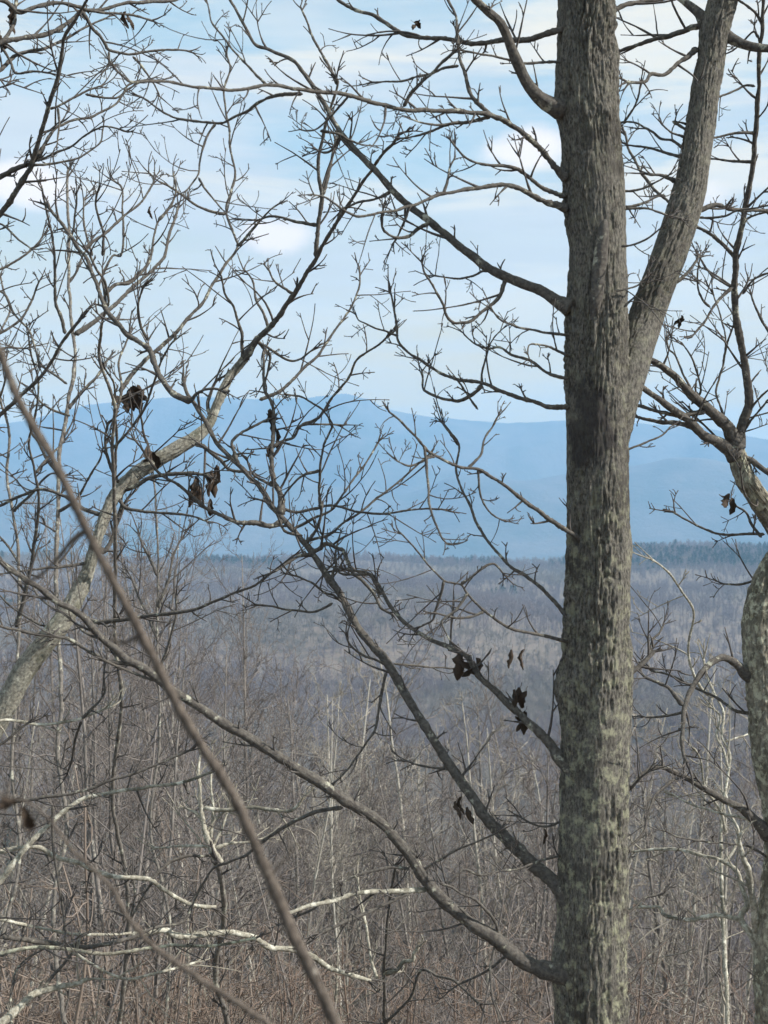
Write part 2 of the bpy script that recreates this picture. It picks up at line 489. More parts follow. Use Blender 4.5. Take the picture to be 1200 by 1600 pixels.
class Tree:
    def __init__(self, name, label, base, category='tree'):
        self.root = tag(empty(name, base), label, category)
        self.base = np.array(base, float); self.lines = []
    def line_depth(self, x, y):
        best, bd = None, 1e9
        for P in self.lines:
            d = np.hypot(P[:, 0] - x, P[:, 1] - y); i = int(np.argmin(d))
            if d[i] < bd: bd, best = d[i], P[i, 2]
        return best
    def trace(self, s, d0=None, dens=1.0, m='branch', tm='twig', dd=None, name='branch', tw=(1.15, 0.55), tl=1.0, up=0.10, depth=2, ends=3):
        """'w0 w1 : x,y x,y ...' root first, widths in photo pixels"""
        h, body = s.split(':')
        ws = [float(v) for v in h.split()]
        pts = [tuple(float(c) for c in q.split(',')) for q in body.split()]
        if d0 is None: d0 = self.line_depth(*pts[0])
        pts = np.array(pts)
        seg = np.concatenate([[0], np.cumsum(np.hypot(*np.diff(pts, axis=0).T))]); tot = seg[-1]
        if dd is None: dd = rng.choice([-1, 1]) * rng.uniform(0.25, 0.6) * tot / F * d0
        W = ws[0] + (ws[-1] - ws[0]) * (seg / tot) ** 0.8 if len(ws) == 2 else np.interp(seg / tot, np.linspace(0, 1, len(ws)), ws)
        dep = d0 + dd * (seg / tot) ** 1.2
        C = spline(np.column_stack([pts, W, dep]), max(3.0, min(ws) * 0.7))
        s2 = np.concatenate([[0], np.cumsum(np.hypot(*np.diff(C[:, :2], axis=0).T))])
        ph = rng.uniform(0, 99)
        C[:, 0] += 1.1 * vnoise(s2 / 22, ph, 0) * np.clip(s2 / 15, 0, 1); C[:, 1] += 1.1 * vnoise(s2 / 19, ph, 5) * np.clip(s2 / 15, 0, 1)
        dpt = C[:, 3]
        P = np.column_stack([(C[:, 0] - 600) / F * dpt, dpt, (800 - C[:, 1]) / F * dpt])
        w = np.maximum(C[:, 2], 1.2) * (0.9 if ws[0] > 10 else 1) * (1 + (0.45 if ws[0] > 10 else 0.15) * np.exp(-s2 / (1.1 * ws[0] + 2)))
        w = w * (1 + (0.45 if ws[0] > 10 else 0) * np.exp(-s2 / (0.8 * ws[0])))
        w = w * (1 + 0.10 * vnoise(s2 / 14, ph, 9) + 0.10 * vnoise(s2 / 5, ph, 3))
        if m == 'sapling': w = w * (1 + 0.13 * np.exp(-((((s2 + 30 * vnoise(s2 / 150, ph, 1)) % 74) - 37) / 7) ** 2))
        r = w / 2 * dpt / F
        r[0] *= 0.25
        mb = MB()
        big = ws[0] > 12
        if big and r.mean() > 0.012:
            barktube(mb, P, r, 22 if ws[0] < 20 else 34, 0.05 * r.mean() + 0.0012, 7, int(ph))
        else:
            tube(mb, P, r, 8 if ws[0] > 6 else 6, 0.10)
        o = mb.build(name, M[m], self.root, self.base)
        self.lines.append(np.column_stack([C[:, 0], C[:, 1], dpt]))
        if dens > 0:
            tb = MB(); k = float(dpt.mean()) / F
            n = max(1, int(round(tot / 34.0 * dens)))
            L3 = np.concatenate([[0], np.cumsum(np.linalg.norm(np.diff(P, axis=0), axis=1))])
            side = 1
            for i in range(n):
                f = (i + rng.uniform(0.1, 0.9)) / n
                if f < 0.08: continue
                idx = min(len(P) - 2, int(np.searchsorted(L3, f * L3[-1])))
                T = norm(P[idx + 1] - P[max(0, idx - 1)])
                side = -side
                S = norm(np.cross(T, (0, 1, 0)) * side + rng.normal(0, 0.45, 3) + np.array([0, 0, 0.2]))
                an = rng.uniform(0.6, 1.15)
                ln = rng.uniform(20, 60 if rng.random() < 0.55 else 135) * tl * k * (1.1 - 0.35 * f)
                r0 = min(r[idx] * 0.6, 1.9 * k * tw[0]); 
                twig(tb, P[idx], T * math.cos(an) + S * math.sin(an), ln, max(r0, tw[1] * k), tw[1] * k, depth if ln > 26 * k else 1, up=up)
            for i in range(ends):
                T = norm(P[-1] - P[-3]); S = norm(rng.normal(0, 1, 3) * (1, 0.7, 1))
                twig(tb, P[-1 - i], norm(T + S * 0.55), rng.uniform(16, 48) * tl * k, max(r[-1] * 0.8, tw[1] * k), tw[1] * k, 1, up=up)
            tw_o = tag(tb.build('twigs', M[tm], o, (0, 0, 0)), kind='stuff')
            tw_o.data.transform(__import__('mathutils').Matrix.Translation(tuple(-self.base)))
        return o
    def many(self, text, **k):
        for ln in text.strip().splitlines():
            if ln.strip(): self.trace(ln, **k)

_leafmesh = []
def leaf_meshes():
    for q in range(4):
        mb = MB(); n, c = 13, 5
        V = []
        for i in range(n):
            t = i / (n - 1)
            w = 0.22 * math.sin(pi * min(1, t * 0.93 + 0.05)) ** 0.7 * (1 + 0.22 * math.sin(t * 17 + q)) + 0.01
            for j in range(c):
                u = (j / (c - 1) - 0.5) * 2
                cur = 0.35 + 0.25 * q; a = u * (1.1 + cur)
                x = math.sin(a) * w * 0.75; y = (1 - math.cos(a)) * w * 0.8 + 0.10 * math.sin(t * 5 + q) + R.uniform(-0.02, 0.02)
                V.append((x + 0.08 * math.sin(t * 4 + 2 * q), y, -t + 0.04 * R.uniform(-1, 1)))
        V = np.array(V); nv = len(V)
        Q = [(i * c + j, i * c + j + 1, (i + 1) * c + j + 1, (i + 1) * c + j) for i in range(n - 1) for j in range(c - 1)]
        mb.add(V, Q); mb.add(V + (0, 0.012, 0), np.array(Q)[:, ::-1])
        tube(mb, np.array([(0, 0, 0.28), (0.03, 0.02, 0.12), (0, 0, 0), (0.02, 0.06, -0.5)]), [0.012, 0.011, 0.012, 0.006], 4)
        _leafmesh.append(mb.mesh('dead_leaf', M['brownleaf']))
leaf_meshes()

def leaf(tree, x, y, px, ang=0.0, dep=None, yaw=None, wide=1.0):
    """a curled dead leaf hanging on the tree, px photo pixels long, at pixel x, y (its stalk)"""
    d = dep if dep else tree.line_depth(x, y)
    o = bpy.data.objects.new('dead_leaf', R.choice(_leafmesh)); COL.objects.link(o)
    o.parent = tree.root
    o.location = tuple(U(x, y, d) - tree.base)
    s = px * d / F * 0.85
    o.scale = (s * wide, s * wide, s)
    o.rotation_euler = (R.uniform(-0.3, 0.3), ang, yaw if yaw is not None else R.uniform(0, 6.28))

def at_ground(x, d):
    """world point on the land below pixel column x at depth d"""
    X = (x - 600) / F * d
    return (X, d, float(ground(math.atan2(X, d), math.hypot(X, d))))

# ---- A: the big oak
oak = Tree('oak_tree', 'big forked tree with furrowed bark, its trunk standing right of centre', at_ground(930, 6.5))
D0 = 6.5
OUT = [(-120, 868, 962), (0, 872, 961), (60, 871, 963), (110, 869, 965), (160, 870, 968), (210, 876, 969), (300, 880, 976), (400, 888, 978),
       (480, 885, 980), (560, 884, 981), (640, 884, 982), (720, 885, 983), (800, 886, 984), (870, 884, 987), (950, 881, 986), (1000, 879, 985),
       (1070, 876, 986), (1150, 878, 984), (1250, 876, 983), (1400, 870, 983), (1500, 868, 981), (1600, 866, 982), (1800, 858, 990), (2050, 840, 1010), (2160, 815, 1035)]
ys = np.arange(-120, 2160, 1.9 * 1.0)
o_ = np.array(OUT, float)
lf, rt = np.interp(ys, o_[:, 0], o_[:, 1]), np.interp(ys, o_[:, 0], o_[:, 2])
ker = np.hanning(31); ker /= ker.sum()
sm = lambda v: np.convolve(np.pad(v, 15, 'edge'), ker, 'valid')
lf, rt = sm(lf), sm(rt)
P = np.column_stack([((lf + rt) / 2 - 600) / F * D0, np.full(len(ys), D0), (800 - ys) / F * D0])[::-1]
rad = ((rt - lf) / 2 / F * D0)[::-1] - 0.004
tb = MB()
zb = lambda y: (2160 - y) / F * D0
# frame of the tube: theta measured from A; find which theta points left, right and to the camera
T_, A_, B_ = frames(P)
th_of = lambda v: math.atan2(float(B_[0] @ v), float(A_[0] @ v))
LEFT, RIGHT, FRONT = th_of(np.array([-1., 0, 0])), th_of(np.array([1., 0, 0])), th_of(np.array([0., -1, 0]))
barktube(tb, P, rad, 240, 0.0125, 13, 4, bulges=(
    (zb(1078), LEFT, 0.09, 0.55, 0.030), (zb(165), LEFT, 0.10, 0.5, 0.022), (zb(1515), LEFT, 0.12, 0.5, 0.030), (zb(850), RIGHT, 0.10, 0.5, 0.012),
    (zb(1050), RIGHT - 0.3, 0.12, 0.5, 0.016), (zb(500), LEFT, 0.06, 0.3, 0.010), (zb(322), LEFT, 0.06, 0.3, 0.010), (zb(1415), FRONT - 0.3, 0.12, 0.35, 0.022)))
tb.build('trunk', M['oak'], oak.root, oak.base)
oak.lines.append(np.column_stack([np.interp(ys, o_[:, 0], (o_[:, 1] + o_[:, 2]) / 2), ys, np.full(len(ys), D0)]))

def stem(tree, name, m, pts, s, amp, freq=12, seed=0, step=1.6, bulges=()):
    """thick furrowed stem: pts are (x, y, width, depth) in pixels, root first"""
    C = spline(np.array(pts, float), step)
    P = np.column_stack([(C[:, 0] - 600) / F * C[:, 3], C[:, 3], (800 - C[:, 1]) / F * C[:, 3]])
    mb = MB(); barktube(mb, P, C[:, 2] / 2 * C[:, 3] / F, s, amp, freq, seed, bulges)
    o = mb.build(name, M[m], tree.root, tree.base)
    tree.lines.append(C[:, [0, 1, 3]].copy())
    return o

stem(oak, 'stub', 'branch', [(926, 500, 12, 6.38), (931, 470, 19, 6.36), (936, 420, 22, 6.35), (941, 375, 20, 6.34), (944, 350, 13, 6.34), (945, 343, 5, 6.34)], 24, 0.003, 5, 9)
stem(oak, 'fork_stem', 'oak', [(938, 800, 30, 6.5), (948, 720, 52, 6.5), (962, 655, 56, 6.5), (985, 575, 56, 6.56), (1010, 495, 55, 6.66), (1045, 400, 54, 6.78), (1062, 350, 54, 6.83),
     (1077, 300, 51, 6.87), (1086, 250, 47, 6.9), (1094, 200, 44, 6.93), (1102, 140, 44, 6.96), (1111, 95, 42, 6.98), (1117, 48, 46, 7.0), (1130, 0, 45, 7.0), (1155, -90, 43, 7.0)],
     130, 0.0065, 9, 71, bulges=())

oak.many('''
24 13 : 885,176 862,166 842,152 822,126 808,98 796,68 783,37 762,18 742,0 722,-30
11 4 : 886,281 868,262 840,228 818,208 800,197 767,180 700,173 633,172 590,162 533,147 470,140 417,133 380,139 350,140 300,135 262,128 233,127 203,127 190,118 180,110
19 4 : 893,482 870,470 843,453 800,436 760,417 740,402 707,376 673,347 640,322 613,297 580,260 550,228 527,200 513,173 493,140 478,118 460,97 440,86 420,77 400,70 383,43 360,0 352,-20
11 3 : 888,326 860,318 840,310 800,290 750,293 693,303 665,312 640,323 600,332 563,338 540,330 510,310 488,303
8 3 : 886,306 875,305 847,293 817,270 800,262 750,255 727,245 713,230 703,218
6 2.5 : 888,592 857,583 827,563 800,555 780,543 763,545 743,538 733,530 725,522
8 3 : 890,636 860,636 840,630 800,618 753,598 717,593 677,577 652,560 637,550 622,533 620,510 613,467 607,455
5 2.5 : 890,524 860,520 840,517 800,508 780,498 765,480
5 2 : 890,557 860,543 830,537 825,548 827,560
10 5 : 884,45 860,50 827,62 800,63 787,63 740,68 690,60 650,58 633,55 613,43 583,23 560,18 543,10 528,0 520,-12
5 3 : 884,97 840,98 813,98 800,95 743,82 720,78
27 18 14 9 6 : 905,1425 892,1413 867,1380 833,1350 800,1318 760,1280 743,1253 710,1207 676,1154 647,1107 607,1040 585,1012 563,987 543,950 523,917 498,880 477,850 443,810 427,793 400,755 370,724 340,693 310,640 293,617 286,592
20 11 7 4 : 900,1205 880,1193 860,1165 840,1143 800,1105 775,1080 750,1057 735,1034 720,1020 667,997 633,973 610,947 598,925 590,910 580,898 537,897 523,887
6 2.5 : 895,1005 847,993 800,982 757,955 730,927 720,913 693,907 672,885 653,863 635,842 623,830
7 3 : 893,972 880,957 860,933 827,903 800,887 777,863 760,842 753,830 743,813 735,790 722,765 713,733 717,697 703,675 687,657
9 3 : 950,872 917,847 883,827 843,800 800,767 775,750 747,733 717,730 677,710 663,697 627,660 607,643
28 20 17 14 9 : 895,1522 860,1518 833,1510 800,1490 773,1467 745,1450 720,1430 690,1405 667,1377 645,1345 627,1320 608,1298 587,1280 560,1262 533,1247 500,1223 467,1203 430,1180 400,1160 380,1148 360,1137 325,1115 293,1093 253,1067 225,1045 200,1033 180,1015 160,997 133,967 115,953 90,940 60,918 33,900 0,877
''', d0=D0 - 0.05, dens=0.9)
# side branches on those limbs
oak.many('''
4 2.5 : 417,133 408,124 400,117 387,102 373,87 352,62 333,37 327,18 323,0
7 4 : 770,182 752,168 740,155 733,143 729,128 727,117 720,98 717,80 714,50 712,27 700,0 697,-15
6 3.5 : 630,167 647,140 673,117 692,98 710,80
5 2.5 : 717,103 690,108 673,115 650,120 627,127 580,128
4 2 : 753,598 753,580 762,550 767,537 775,525 787,513
7 3 : 753,600 745,612 733,620 717,627 705,626 687,622 663,610 660,590 658,577
4 2 : 623,525 612,522 600,517 573,507 560,500 557,492
7 3 : 790,434 785,450 780,463 768,476 753,487 742,497 733,503 720,504 707,503 697,492 693,477 683,458 673,440 663,425 658,407
4 2.5 : 760,420 745,428 733,433 720,436 707,435 690,432 677,430
6 3 : 473,147 447,147 420,152 410,157 400,163 383,175 367,183 352,190 337,193 315,190 293,187 270,183 247,170 230,158 217,150
4 2.5 : 337,193 325,212 317,233 311,255 310,273 298,290 287,300
4 2 : 310,277 320,295 333,310 345,325 353,333
7 3.5 : 673,347 652,358 640,368 620,372 600,360 595,340
6 3 : 617,295 600,305 580,312 555,318 535,325
5 2.5 : 693,303 697,290 700,275 703,262 712,245
5 2.5 : 640,322 632,345 622,368 612,382
4 2.5 : 545,150 520,178 497,200 480,204 468,202
5 3 : 500,205 528,208 548,220 567,227
5 3 : 533,208 520,232 505,238 490,232
6 3 : 767,182 735,190 700,195 672,205 640,215 625,216
5 2.5 : 720,190 690,195 660,192 640,186
''', dens=1.1)
oak.many('''
10 5 : 300,628 273,617 253,593 243,570 233,547 217,533 200,523 183,505 167,487 157,465 150,443 141,420 133,400 127,393 112,372 100,353 85,335 72,320
9 3 : 443,812 425,822 400,817 377,817 350,807 325,796 297,773 275,755 253,743 233,720 220,700 207,683
11 8 6 4 : 437,805 440,790 440,777 432,762 427,750 424,725 425,700 428,670 426,633 415,612 413,600 411,575 412,550
5 3 : 455,828 490,810 517,797 535,775 550,753 575,720 593,690
5 3 : 478,850 495,825 503,797 499,765 500,733 503,712 507,693 515,678 520,663 508,645 500,637 475,622 450,617
5 3 : 475,846 515,835 540,815 567,797 600,770 630,747 650,728 667,713
7 6 4 : 477,850 492,860 510,850 530,857 537,860 543,877 552,895 567,907 578,920 587,933 597,950 613,960
5 3 : 523,917 520,900 525,880 523,870 530,840
4 3 : 543,938 533,940 520,930 505,925 490,912 475,905 465,900 450,897
4 3 : 520,942 495,955 450,953 425,948 400,945
6 4 : 595,930 583,905 573,895 560,893 540,890
5 3 : 607,1040 585,1030 570,1025 555,1015 545,1005 540,990
4 2.5 : 615,1037 650,1040 680,1043 710,1045
5 3 : 604,1050 598,1070 592,1105 585,1140 570,1165 555,1185 545,1200 520,1225
5 3 : 473,837 445,830 430,800 415,785 395,778
6 4 : 373,727 365,705 363,690 380,675 405,662 420,655
6 4 : 298,628 310,612 335,608 350,612
5 3 : 425,700 440,690 458,683 470,665 500,662 530,665
5 3 : 442,795 465,800 490,795 520,790 560,800 600,803 640,797 690,795
5 3 : 500,735 470,745 445,770
5 3 : 427,760 400,745 390,730 385,715
6 4 3 : 490,865 465,870 435,890 410,900
''', dens=1.5, tl=0.9)
oak.many('''
5 3 : 720,913 733,905 745,895 770,880 790,900
5 3 : 663,697 668,745 672,790 685,830 700,850
4 2.5 : 747,733 750,770 765,800 790,815
5 2.5 : 677,710 660,720 640,728 620,720
5 3 : 693,907 690,925 680,955 675,970 655,980
5 2.5 : 730,927 715,950 695,965 690,975 705,1005
5 3 : 757,955 735,963 710,965 680,958
4 2.5 : 717,697 705,680 690,660
5 2.5 : 730,733 750,712 755,690 770,665 780,645
4 2.5 : 747,640 733,620 720,600
7 4 : 208,1037 185,1035 160,1030 133,1013 115,1003 100,997 75,993 50,990 0,978 -20,970
7 5 3 : 536,1262 510,1265 490,1270 450,1288 413,1313 385,1335 360,1346 333,1357 315,1385 300,1417
6 4 : 640,1358 610,1355 587,1360 565,1365 543,1373 525,1386 513,1397 490,1420 460,1433
5 3 : 700,1382 723,1360 750,1367 780,1362 800,1360
5 4 : 777,1462 777,1450 768,1432 760,1423 742,1406 723,1397 705,1386 690,1382
5 3 : 800,1492 787,1497 765,1515 727,1533 700,1550
4 3 : 775,1470 768,1500 767,1520 770,1560 783,1600 790,1650
5 4 : 250,1066 215,1055 160,1030
5 3 : 720,1215 700,1203 680,1200 655,1195 640,1190
4 3 : 660,1360 700,1335 735,1320 775,1303
5 3 : 160,1000 130,985 105,960 83,950 60,930 50,910
5 3 : 895,1270 860,1290 830,1287 810,1275
5 3 : 890,1335 860,1340 830,1350 810,1358 780,1362
''', dens=0.9)
oak.trace('9 6 : 668,1390 640,1391 600,1394 575,1393 550,1398 525,1406 505,1410 470,1420 440,1430', m='pale', dens=0.6)
oak.trace('6 6 : 640,1395 575,1425 530,1445 500,1458', m='branch', dens=0.4)
# right side of the trunk and on the fork stem
oak.many('''
20 10 8 : 930,1100 947,1083 965,1068 980,1057 1003,1037 1013,1027 1022,1018
8 6 : 955,20 975,8 1000,3 1035,-2 1060,-10
9 5 : 1097,40 1080,44 1067,50 1027,60 987,73 963,83 950,90
9 4 : 1090,75 1075,88 1060,97 1050,108 1037,117 1017,115 1007,127 977,128
16 11 : 1105,40 1092,22 1077,8 1060,-5 1040,-25
16 14 : 1125,52 1143,60 1158,68 1173,72 1200,76 1240,78
5 3 : 1065,245 1033,237 1010,230 983,227
7 4 : 1056,284 1045,278 1033,273 1010,272
5 3 : 1068,232 1050,220 1033,217 1020,207 1007,200 993,192 973,190
4 2.5 : 1070,214 1055,210 1047,207 1035,195 1030,188
5 3 : 1080,208 1060,195 1052,190 1070,192
4 2.5 : 970,300 1000,295 1025,285 1050,272
5 3 : 970,326 1000,326 1017,327 1047,337
5 3 : 972,325 1000,318 1027,307
4 2.5 : 970,385 990,382 1015,370 1035,355
9 5 : 1083,332 1090,330 1105,324 1120,320 1143,327 1170,328 1200,328
4 3 : 1085,340 1115,340 1133,337 1150,330 1180,325
6 4 : 1055,442 1065,435 1078,422 1087,410 1093,400
4 2.5 : 975,190 990,170 997,150 1000,135
4 2.5 : 962,455 985,450 1000,442 1010,430
4 2.5 : 945,456 953,450 965,440 975,435
4 2.5 : 975,480 995,460 1012,440
5 3 : 975,1533 995,1512 1013,1493 1040,1470 1060,1450
4 3 : 975,1333 990,1318 1007,1297 1013,1267 1022,1245 1030,1237 1053,1217
5 3 : 975,1240 983,1233 1000,1215 1015,1203
4 2.5 : 975,705 983,702 1000,696 1013,690 1035,680 1047,667
4 3 : 1013,1027 1020,1000 1030,990 1037,975
4 3 : 975,1430 990,1420 1005,1405 1030,1395
''', dens=1.0, d0=None)
for a in ((645, 34, 22, 1.2, 1.5), (652, 36, 18, 0.6, 1.2), (728, 1022, 52, 0.3, 1.2), (740, 1030, 40, -0.4, 1.1), (722, 1030, 36, 0.7, 1.0), (742, 1040, 34, -0.9, 1.0), (800, 1015, 34, 0.1, .8), (820, 1015, 38, 0.15, .8),
          (812, 1075, 40, 0.3, 1.2), (822, 1080, 36, -0.3, 1.1), (806, 1078, 34, 0.5, 0.9), (814, 1110, 45, 0.1, .9), (820, 1112, 42, 0.35, .8), (806, 1118, 30, 0.7, 0.8), (715, 1250, 36, 0.4, 1.0), (728, 1262, 34, -0.2, .9), (722, 1245, 34, 0.0, 1.0), (850, 1295, 30, -0.5, .8),
          (426, 640, 46, 0.0, .8), (428, 668, 42, 0.1, .8), (424, 685, 40, -0.1, .9), (422, 700, 34, 0.1, .8)):
    leaf(oak, a[0], a[1], a[2], a[3], wide=a[4])

# ---- B: crooked tree at the right edge
edge = Tree('crooked_tree', 'crooked mossy tree at the right edge, its stem bending out and back in', at_ground(1250, 8.0))
stem(edge, 'trunk', 'edge', [(1240, 1980, 84, 8), (1228, 1800, 76, 8), (1217, 1600, 68, 8.0), (1210, 1500, 66, 8), (1218, 1420, 62, 8), (1226, 1340, 62, 8), (1222, 1260, 62, 8), (1207, 1180, 66, 8), (1202, 1100, 66, 8),
     (1194, 1030, 64, 8), (1190, 970, 60, 8), (1202, 915, 52, 8), (1222, 870, 46, 8), (1224, 835, 42, 8), (1204, 803, 38, 8), (1185, 778, 34, 7.95), (1168, 752, 30, 7.9), (1157, 725, 28, 7.9), (1150, 700, 24, 7.9)], 110, 0.011, 9, 33, step=2.0)
edge.many('''
20 18 13 8 : 1152,705 1140,672 1120,650 1100,633 1083,620 1057,590 1035,573 1017,563 1000,558
17 13 10 8 6 : 1150,700 1160,667 1170,627 1167,590 1163,567 1156,530 1150,500 1148,475 1147,450 1149,425 1150,400 1155,370 1163,333 1172,285 1177,247 1181,200 1183,167 1186,120 1187,83 1191,50 1193,0 1195,-20
19 14 8 : 1153,715 1133,698 1118,688 1100,680 1080,660 1060,647 1033,627 1007,607 990,595
9 5 : 1085,668 1060,662 1033,660 1010,655 993,650
8 5 : 1103,643 1080,647 1060,650 1027,643 997,633 985,628
10 10 : 1157,713 1165,717 1173,720 1187,730 1205,742 1240,760
6 4 : 1150,405 1143,397 1120,373 1103,362 1087,353 1065,335 1047,317 1033,305 1020,293 1000,267 983,233 975,205
5 3 : 1180,208 1165,207 1150,208 1130,212 1112,216
5 3 : 1176,253 1150,252 1130,250 1107,248
4 3 : 1180,135 1165,133 1150,140 1120,153
5 3 : 1192,40 1180,20 1165,8 1153,0 1140,-12
4 3 : 1186,60 1178,50 1165,60 1155,68
6 3 : 1147,445 1143,450 1128,465 1113,483 1100,503 1090,515 1080,527
4 2.5 : 1143,448 1125,440 1110,428 1098,412 1093,400
4 2.5 : 1110,480 1098,470 1090,450 1090,425 1093,405
5 3 : 1160,667 1175,635 1195,615 1215,600
5 3 : 1150,690 1175,655 1200,625
4 2.5 : 1140,672 1120,620 1125,590 1130,567 1133,533 1128,500 1120,477 1113,455
4 2.5 : 1130,567 1135,540 1145,510 1148,490
4 3 : 1160,460 1175,440 1190,430 1205,425
5 3 : 1210,530 1190,500 1178,475 1172,455
4 3 : 1155,370 1165,345 1185,335 1210,330
4 3 : 1085,620 1070,590 1055,555 1045,545 1040,525
5 3 : 1123,655 1105,640 1080,625 1060,600 1040,580 1020,570
4 2.5 : 1080,632 1095,610 1085,570 1075,550 1065,535
4 2.5 : 1180,762 1183,790 1165,775 1155,730
5 3 : 1195,835 1170,835 1140,835 1115,832 1090,822 1070,810 1050,798
5 3 : 1190,840 1175,820 1165,800 1150,790 1140,780
5 3 : 1188,905 1170,910 1155,914 1130,913
19 12 10 8 6 : 1185,1065 1167,1055 1150,1037 1127,1027 1100,1047 1080,1077 1073,1095 1069,1117 1066,1160 1068,1180 1073,1193
7 4 : 1067,1103 1047,1077 1030,1068 1007,1057 1000,1048
5 3 : 1068,1113 1040,1118 1017,1120 1000,1118
6 3 : 1193,1117 1150,1110 1120,1090 1083,1073 1060,1060 1040,1053 1017,1047
20 12 9 6 : 1205,1305 1187,1290 1163,1267 1150,1258 1133,1250 1110,1238 1087,1223 1057,1207 1030,1198 1007,1207 983,1233
6 3 : 1053,1217 1030,1237 1013,1267 1007,1297 983,1327
4 3 : 1200,1340 1167,1322 1127,1317 1067,1310 1037,1297
''', dens=0.95)
for s in ('13 9 6 4 : 1190,1495 1183,1483 1173,1460 1157,1433 1167,1413 1160,1387 1153,1363 1133,1347 1100,1337 1067,1328 1033,1327 987,1331',
          '11 12 6 : 1182,1470 1177,1413 1170,1367 1160,1333 1155,1310 1160,1300', '8 7 5 : 1160,1437 1127,1430 1100,1434 1073,1437 1040,1430 1030,1417 1015,1417 997,1418',
          '5 3 : 1175,1290 1167,1280 1123,1270 1090,1260 1070,1252 1050,1240'):
    edge.trace(s, m='pale', tm='paletwig', dens=0.6)
leaf(edge, 1062, 492, 26, 0.3, dep=7.8, wide=1.2); leaf(edge, 1066, 494, 22, -0.7, dep=7.8); leaf(edge, 1140, 772, 34, 0.6, dep=7.8, wide=1.3); leaf(edge, 1148, 780, 30, -0.3, dep=7.8, wide=1.2)

# slim pale snag behind it
snag = Tree('pale_snag', 'slim dead pale stem forking in front of the slope, just left of the crooked tree', at_ground(1150, 10.5), 'tree')
snag.trace('12 9 7 5 4 : 1150,1900 1140,1700 1135,1550 1130,1450 1127,1333 1128,1268 1140,1187 1128,1150 1130,1113 1118,1085 1107,1060 1100,1030', d0=10.5, m='pale', tm='paletwig', dens=0.5)
snag.many('''
5 3 : 1133,1300 1127,1270 1115,1250 1100,1230 1095,1190 1085,1170
5 3 : 1138,1200 1130,1170 1120,1150 1125,1120 1110,1105
5 3 : 1128,1350 1145,1330 1155,1300 1140,1270 1135,1240
4 3 : 1130,1160 1160,1150 1175,1145
5 3 : 1115,1090 1095,1075 1075,1020 1085,960 1070,930 1045,895 1020,875
''', m='pale', tm='paletwig', dens=1.0)

# ---- C: leaning lichened tree, left
lean = Tree('leaning_tree', 'leaning tree with whitish lichened trunk crossing from the lower left upwards', at_ground(-160, 9.5))
stem(lean, 'trunk', 'lean', [(-190, 1900, 50, 9.5), (-110, 1450, 44, 9.5), (-50, 1220, 38, 9.5), (8, 1105, 36, 9.5), (40, 1045, 34, 9.5), (82, 990, 31, 9.5), (112, 945, 27, 9.55), (135, 898, 21, 9.6), (150, 850, 17, 9.6), (163, 808, 16, 9.65), (184, 768, 19, 9.7), (220, 735, 22, 9.75),
     (267, 706, 22, 9.8), (305, 684, 20, 9.85), (328, 660, 15, 9.9), (347, 613, 13, 9.95), (362, 585, 12, 10.0), (383, 560, 12, 10.0)], 70, 0.007, 7, 91, step=2.0)
lean.many('''
11 8 6 5 : 381,562 400,533 420,513 436,493 450,473 470,443 490,410 497,397 515,365 537,330 553,306 567,283 583,262 600,240 615,225 625,208
7 6 5 4 : 493,402 495,375 497,350 501,330 503,310 498,280 497,250 503,225 507,200 517,165 527,133 524,120
6 4 : 505,305 515,265 523,227 525,215
5 3 : 527,133 512,100 497,73 490,60 480,35 470,10
6 3 : 497,352 480,350 460,345 440,340 420,338 400,345
6 3 : 380,563 378,540 377,520 365,480 352,460 345,430
7 4 3 : 187,613 207,583 220,570 233,557 250,542 267,527 283,510 300,490 315,475 330,450 345,425 363,400 371,385 370,375 353,333 360,302 367,273 361,235 357,200 352,170 350,140 360,107 353,83
5 2.5 : 353,335 325,328 300,317 283,303 265,292 247,283 233,270
5 2.5 : 372,385 400,353 420,330 435,318
6 3 : 402,532 412,545 422,560 413,600
5 3 : 400,533 420,545 450,562 470,560 490,545
6 4 3 : 405,625 440,610 470,580 500,552 520,520 540,492 547,483 560,450 562,425
5 3 : 470,665 500,650 520,620 545,590 560,560 590,540 605,525
5 3 : 420,515 412,490 400,470 395,440 380,420
5 3 : 463,460 450,455 430,440 420,420
8 4 : 300,690 320,700 345,720 360,735 390,738
9 5 : 150,858 165,860 178,835 184,808 190,790
8 5 : 190,765 210,760 240,745 285,740 325,741
7 4 : 160,805 130,795 100,775 60,765 0,790
6 3 : 182,775 200,795 240,800 290,805 325,815
7 6 4 3 : 125,955 143,970 170,971 200,967 253,960 300,953 333,940 370,925 400,913 430,890 460,867
6 4 : 112,950 100,960 97,975 88,985
4 3 : 90,980 60,975 20,950 0,930
5 3 : 134,880 90,887 67,888 30,893 0,897
''', dens=1.1)
lean.many('''
7 4 : 330,655 325,630 335,600 345,590
6 3 : 178,775 182,700 180,650 177,600 165,575
5 3 : 235,735 232,700 225,680 222,660 218,640
6 4 : 185,755 170,720 165,690 170,660
''', dens=1.3)
for a in ((200, 607, 46, 0.5, 1.3), (207, 605, 44, -0.1, 1.3), (212, 603, 36, -0.7, 1.1), (196, 618, 32, 0.9, 1.2), (205, 618, 34, 0.2, 1.4), (309, 746, 56, 0.1, .8), (311, 748, 50, -0.1, .9), (307, 750, 46, 0.2, .8), (334, 728, 58, -0.05, .8), (338, 731, 52, 0.12, .8), (332, 735, 48, -0.2, .8), (328, 780, 34, 0.1, 1.0), (305, 752, 34, 0.2, 1.0), (232, 700, 40, 0.9, 1.2), (240, 705, 34, 0.2, 1.1), (190, 435, 8, .5, 1)):
    leaf(lean, a[0], a[1], a[2], a[3], wide=a[4])

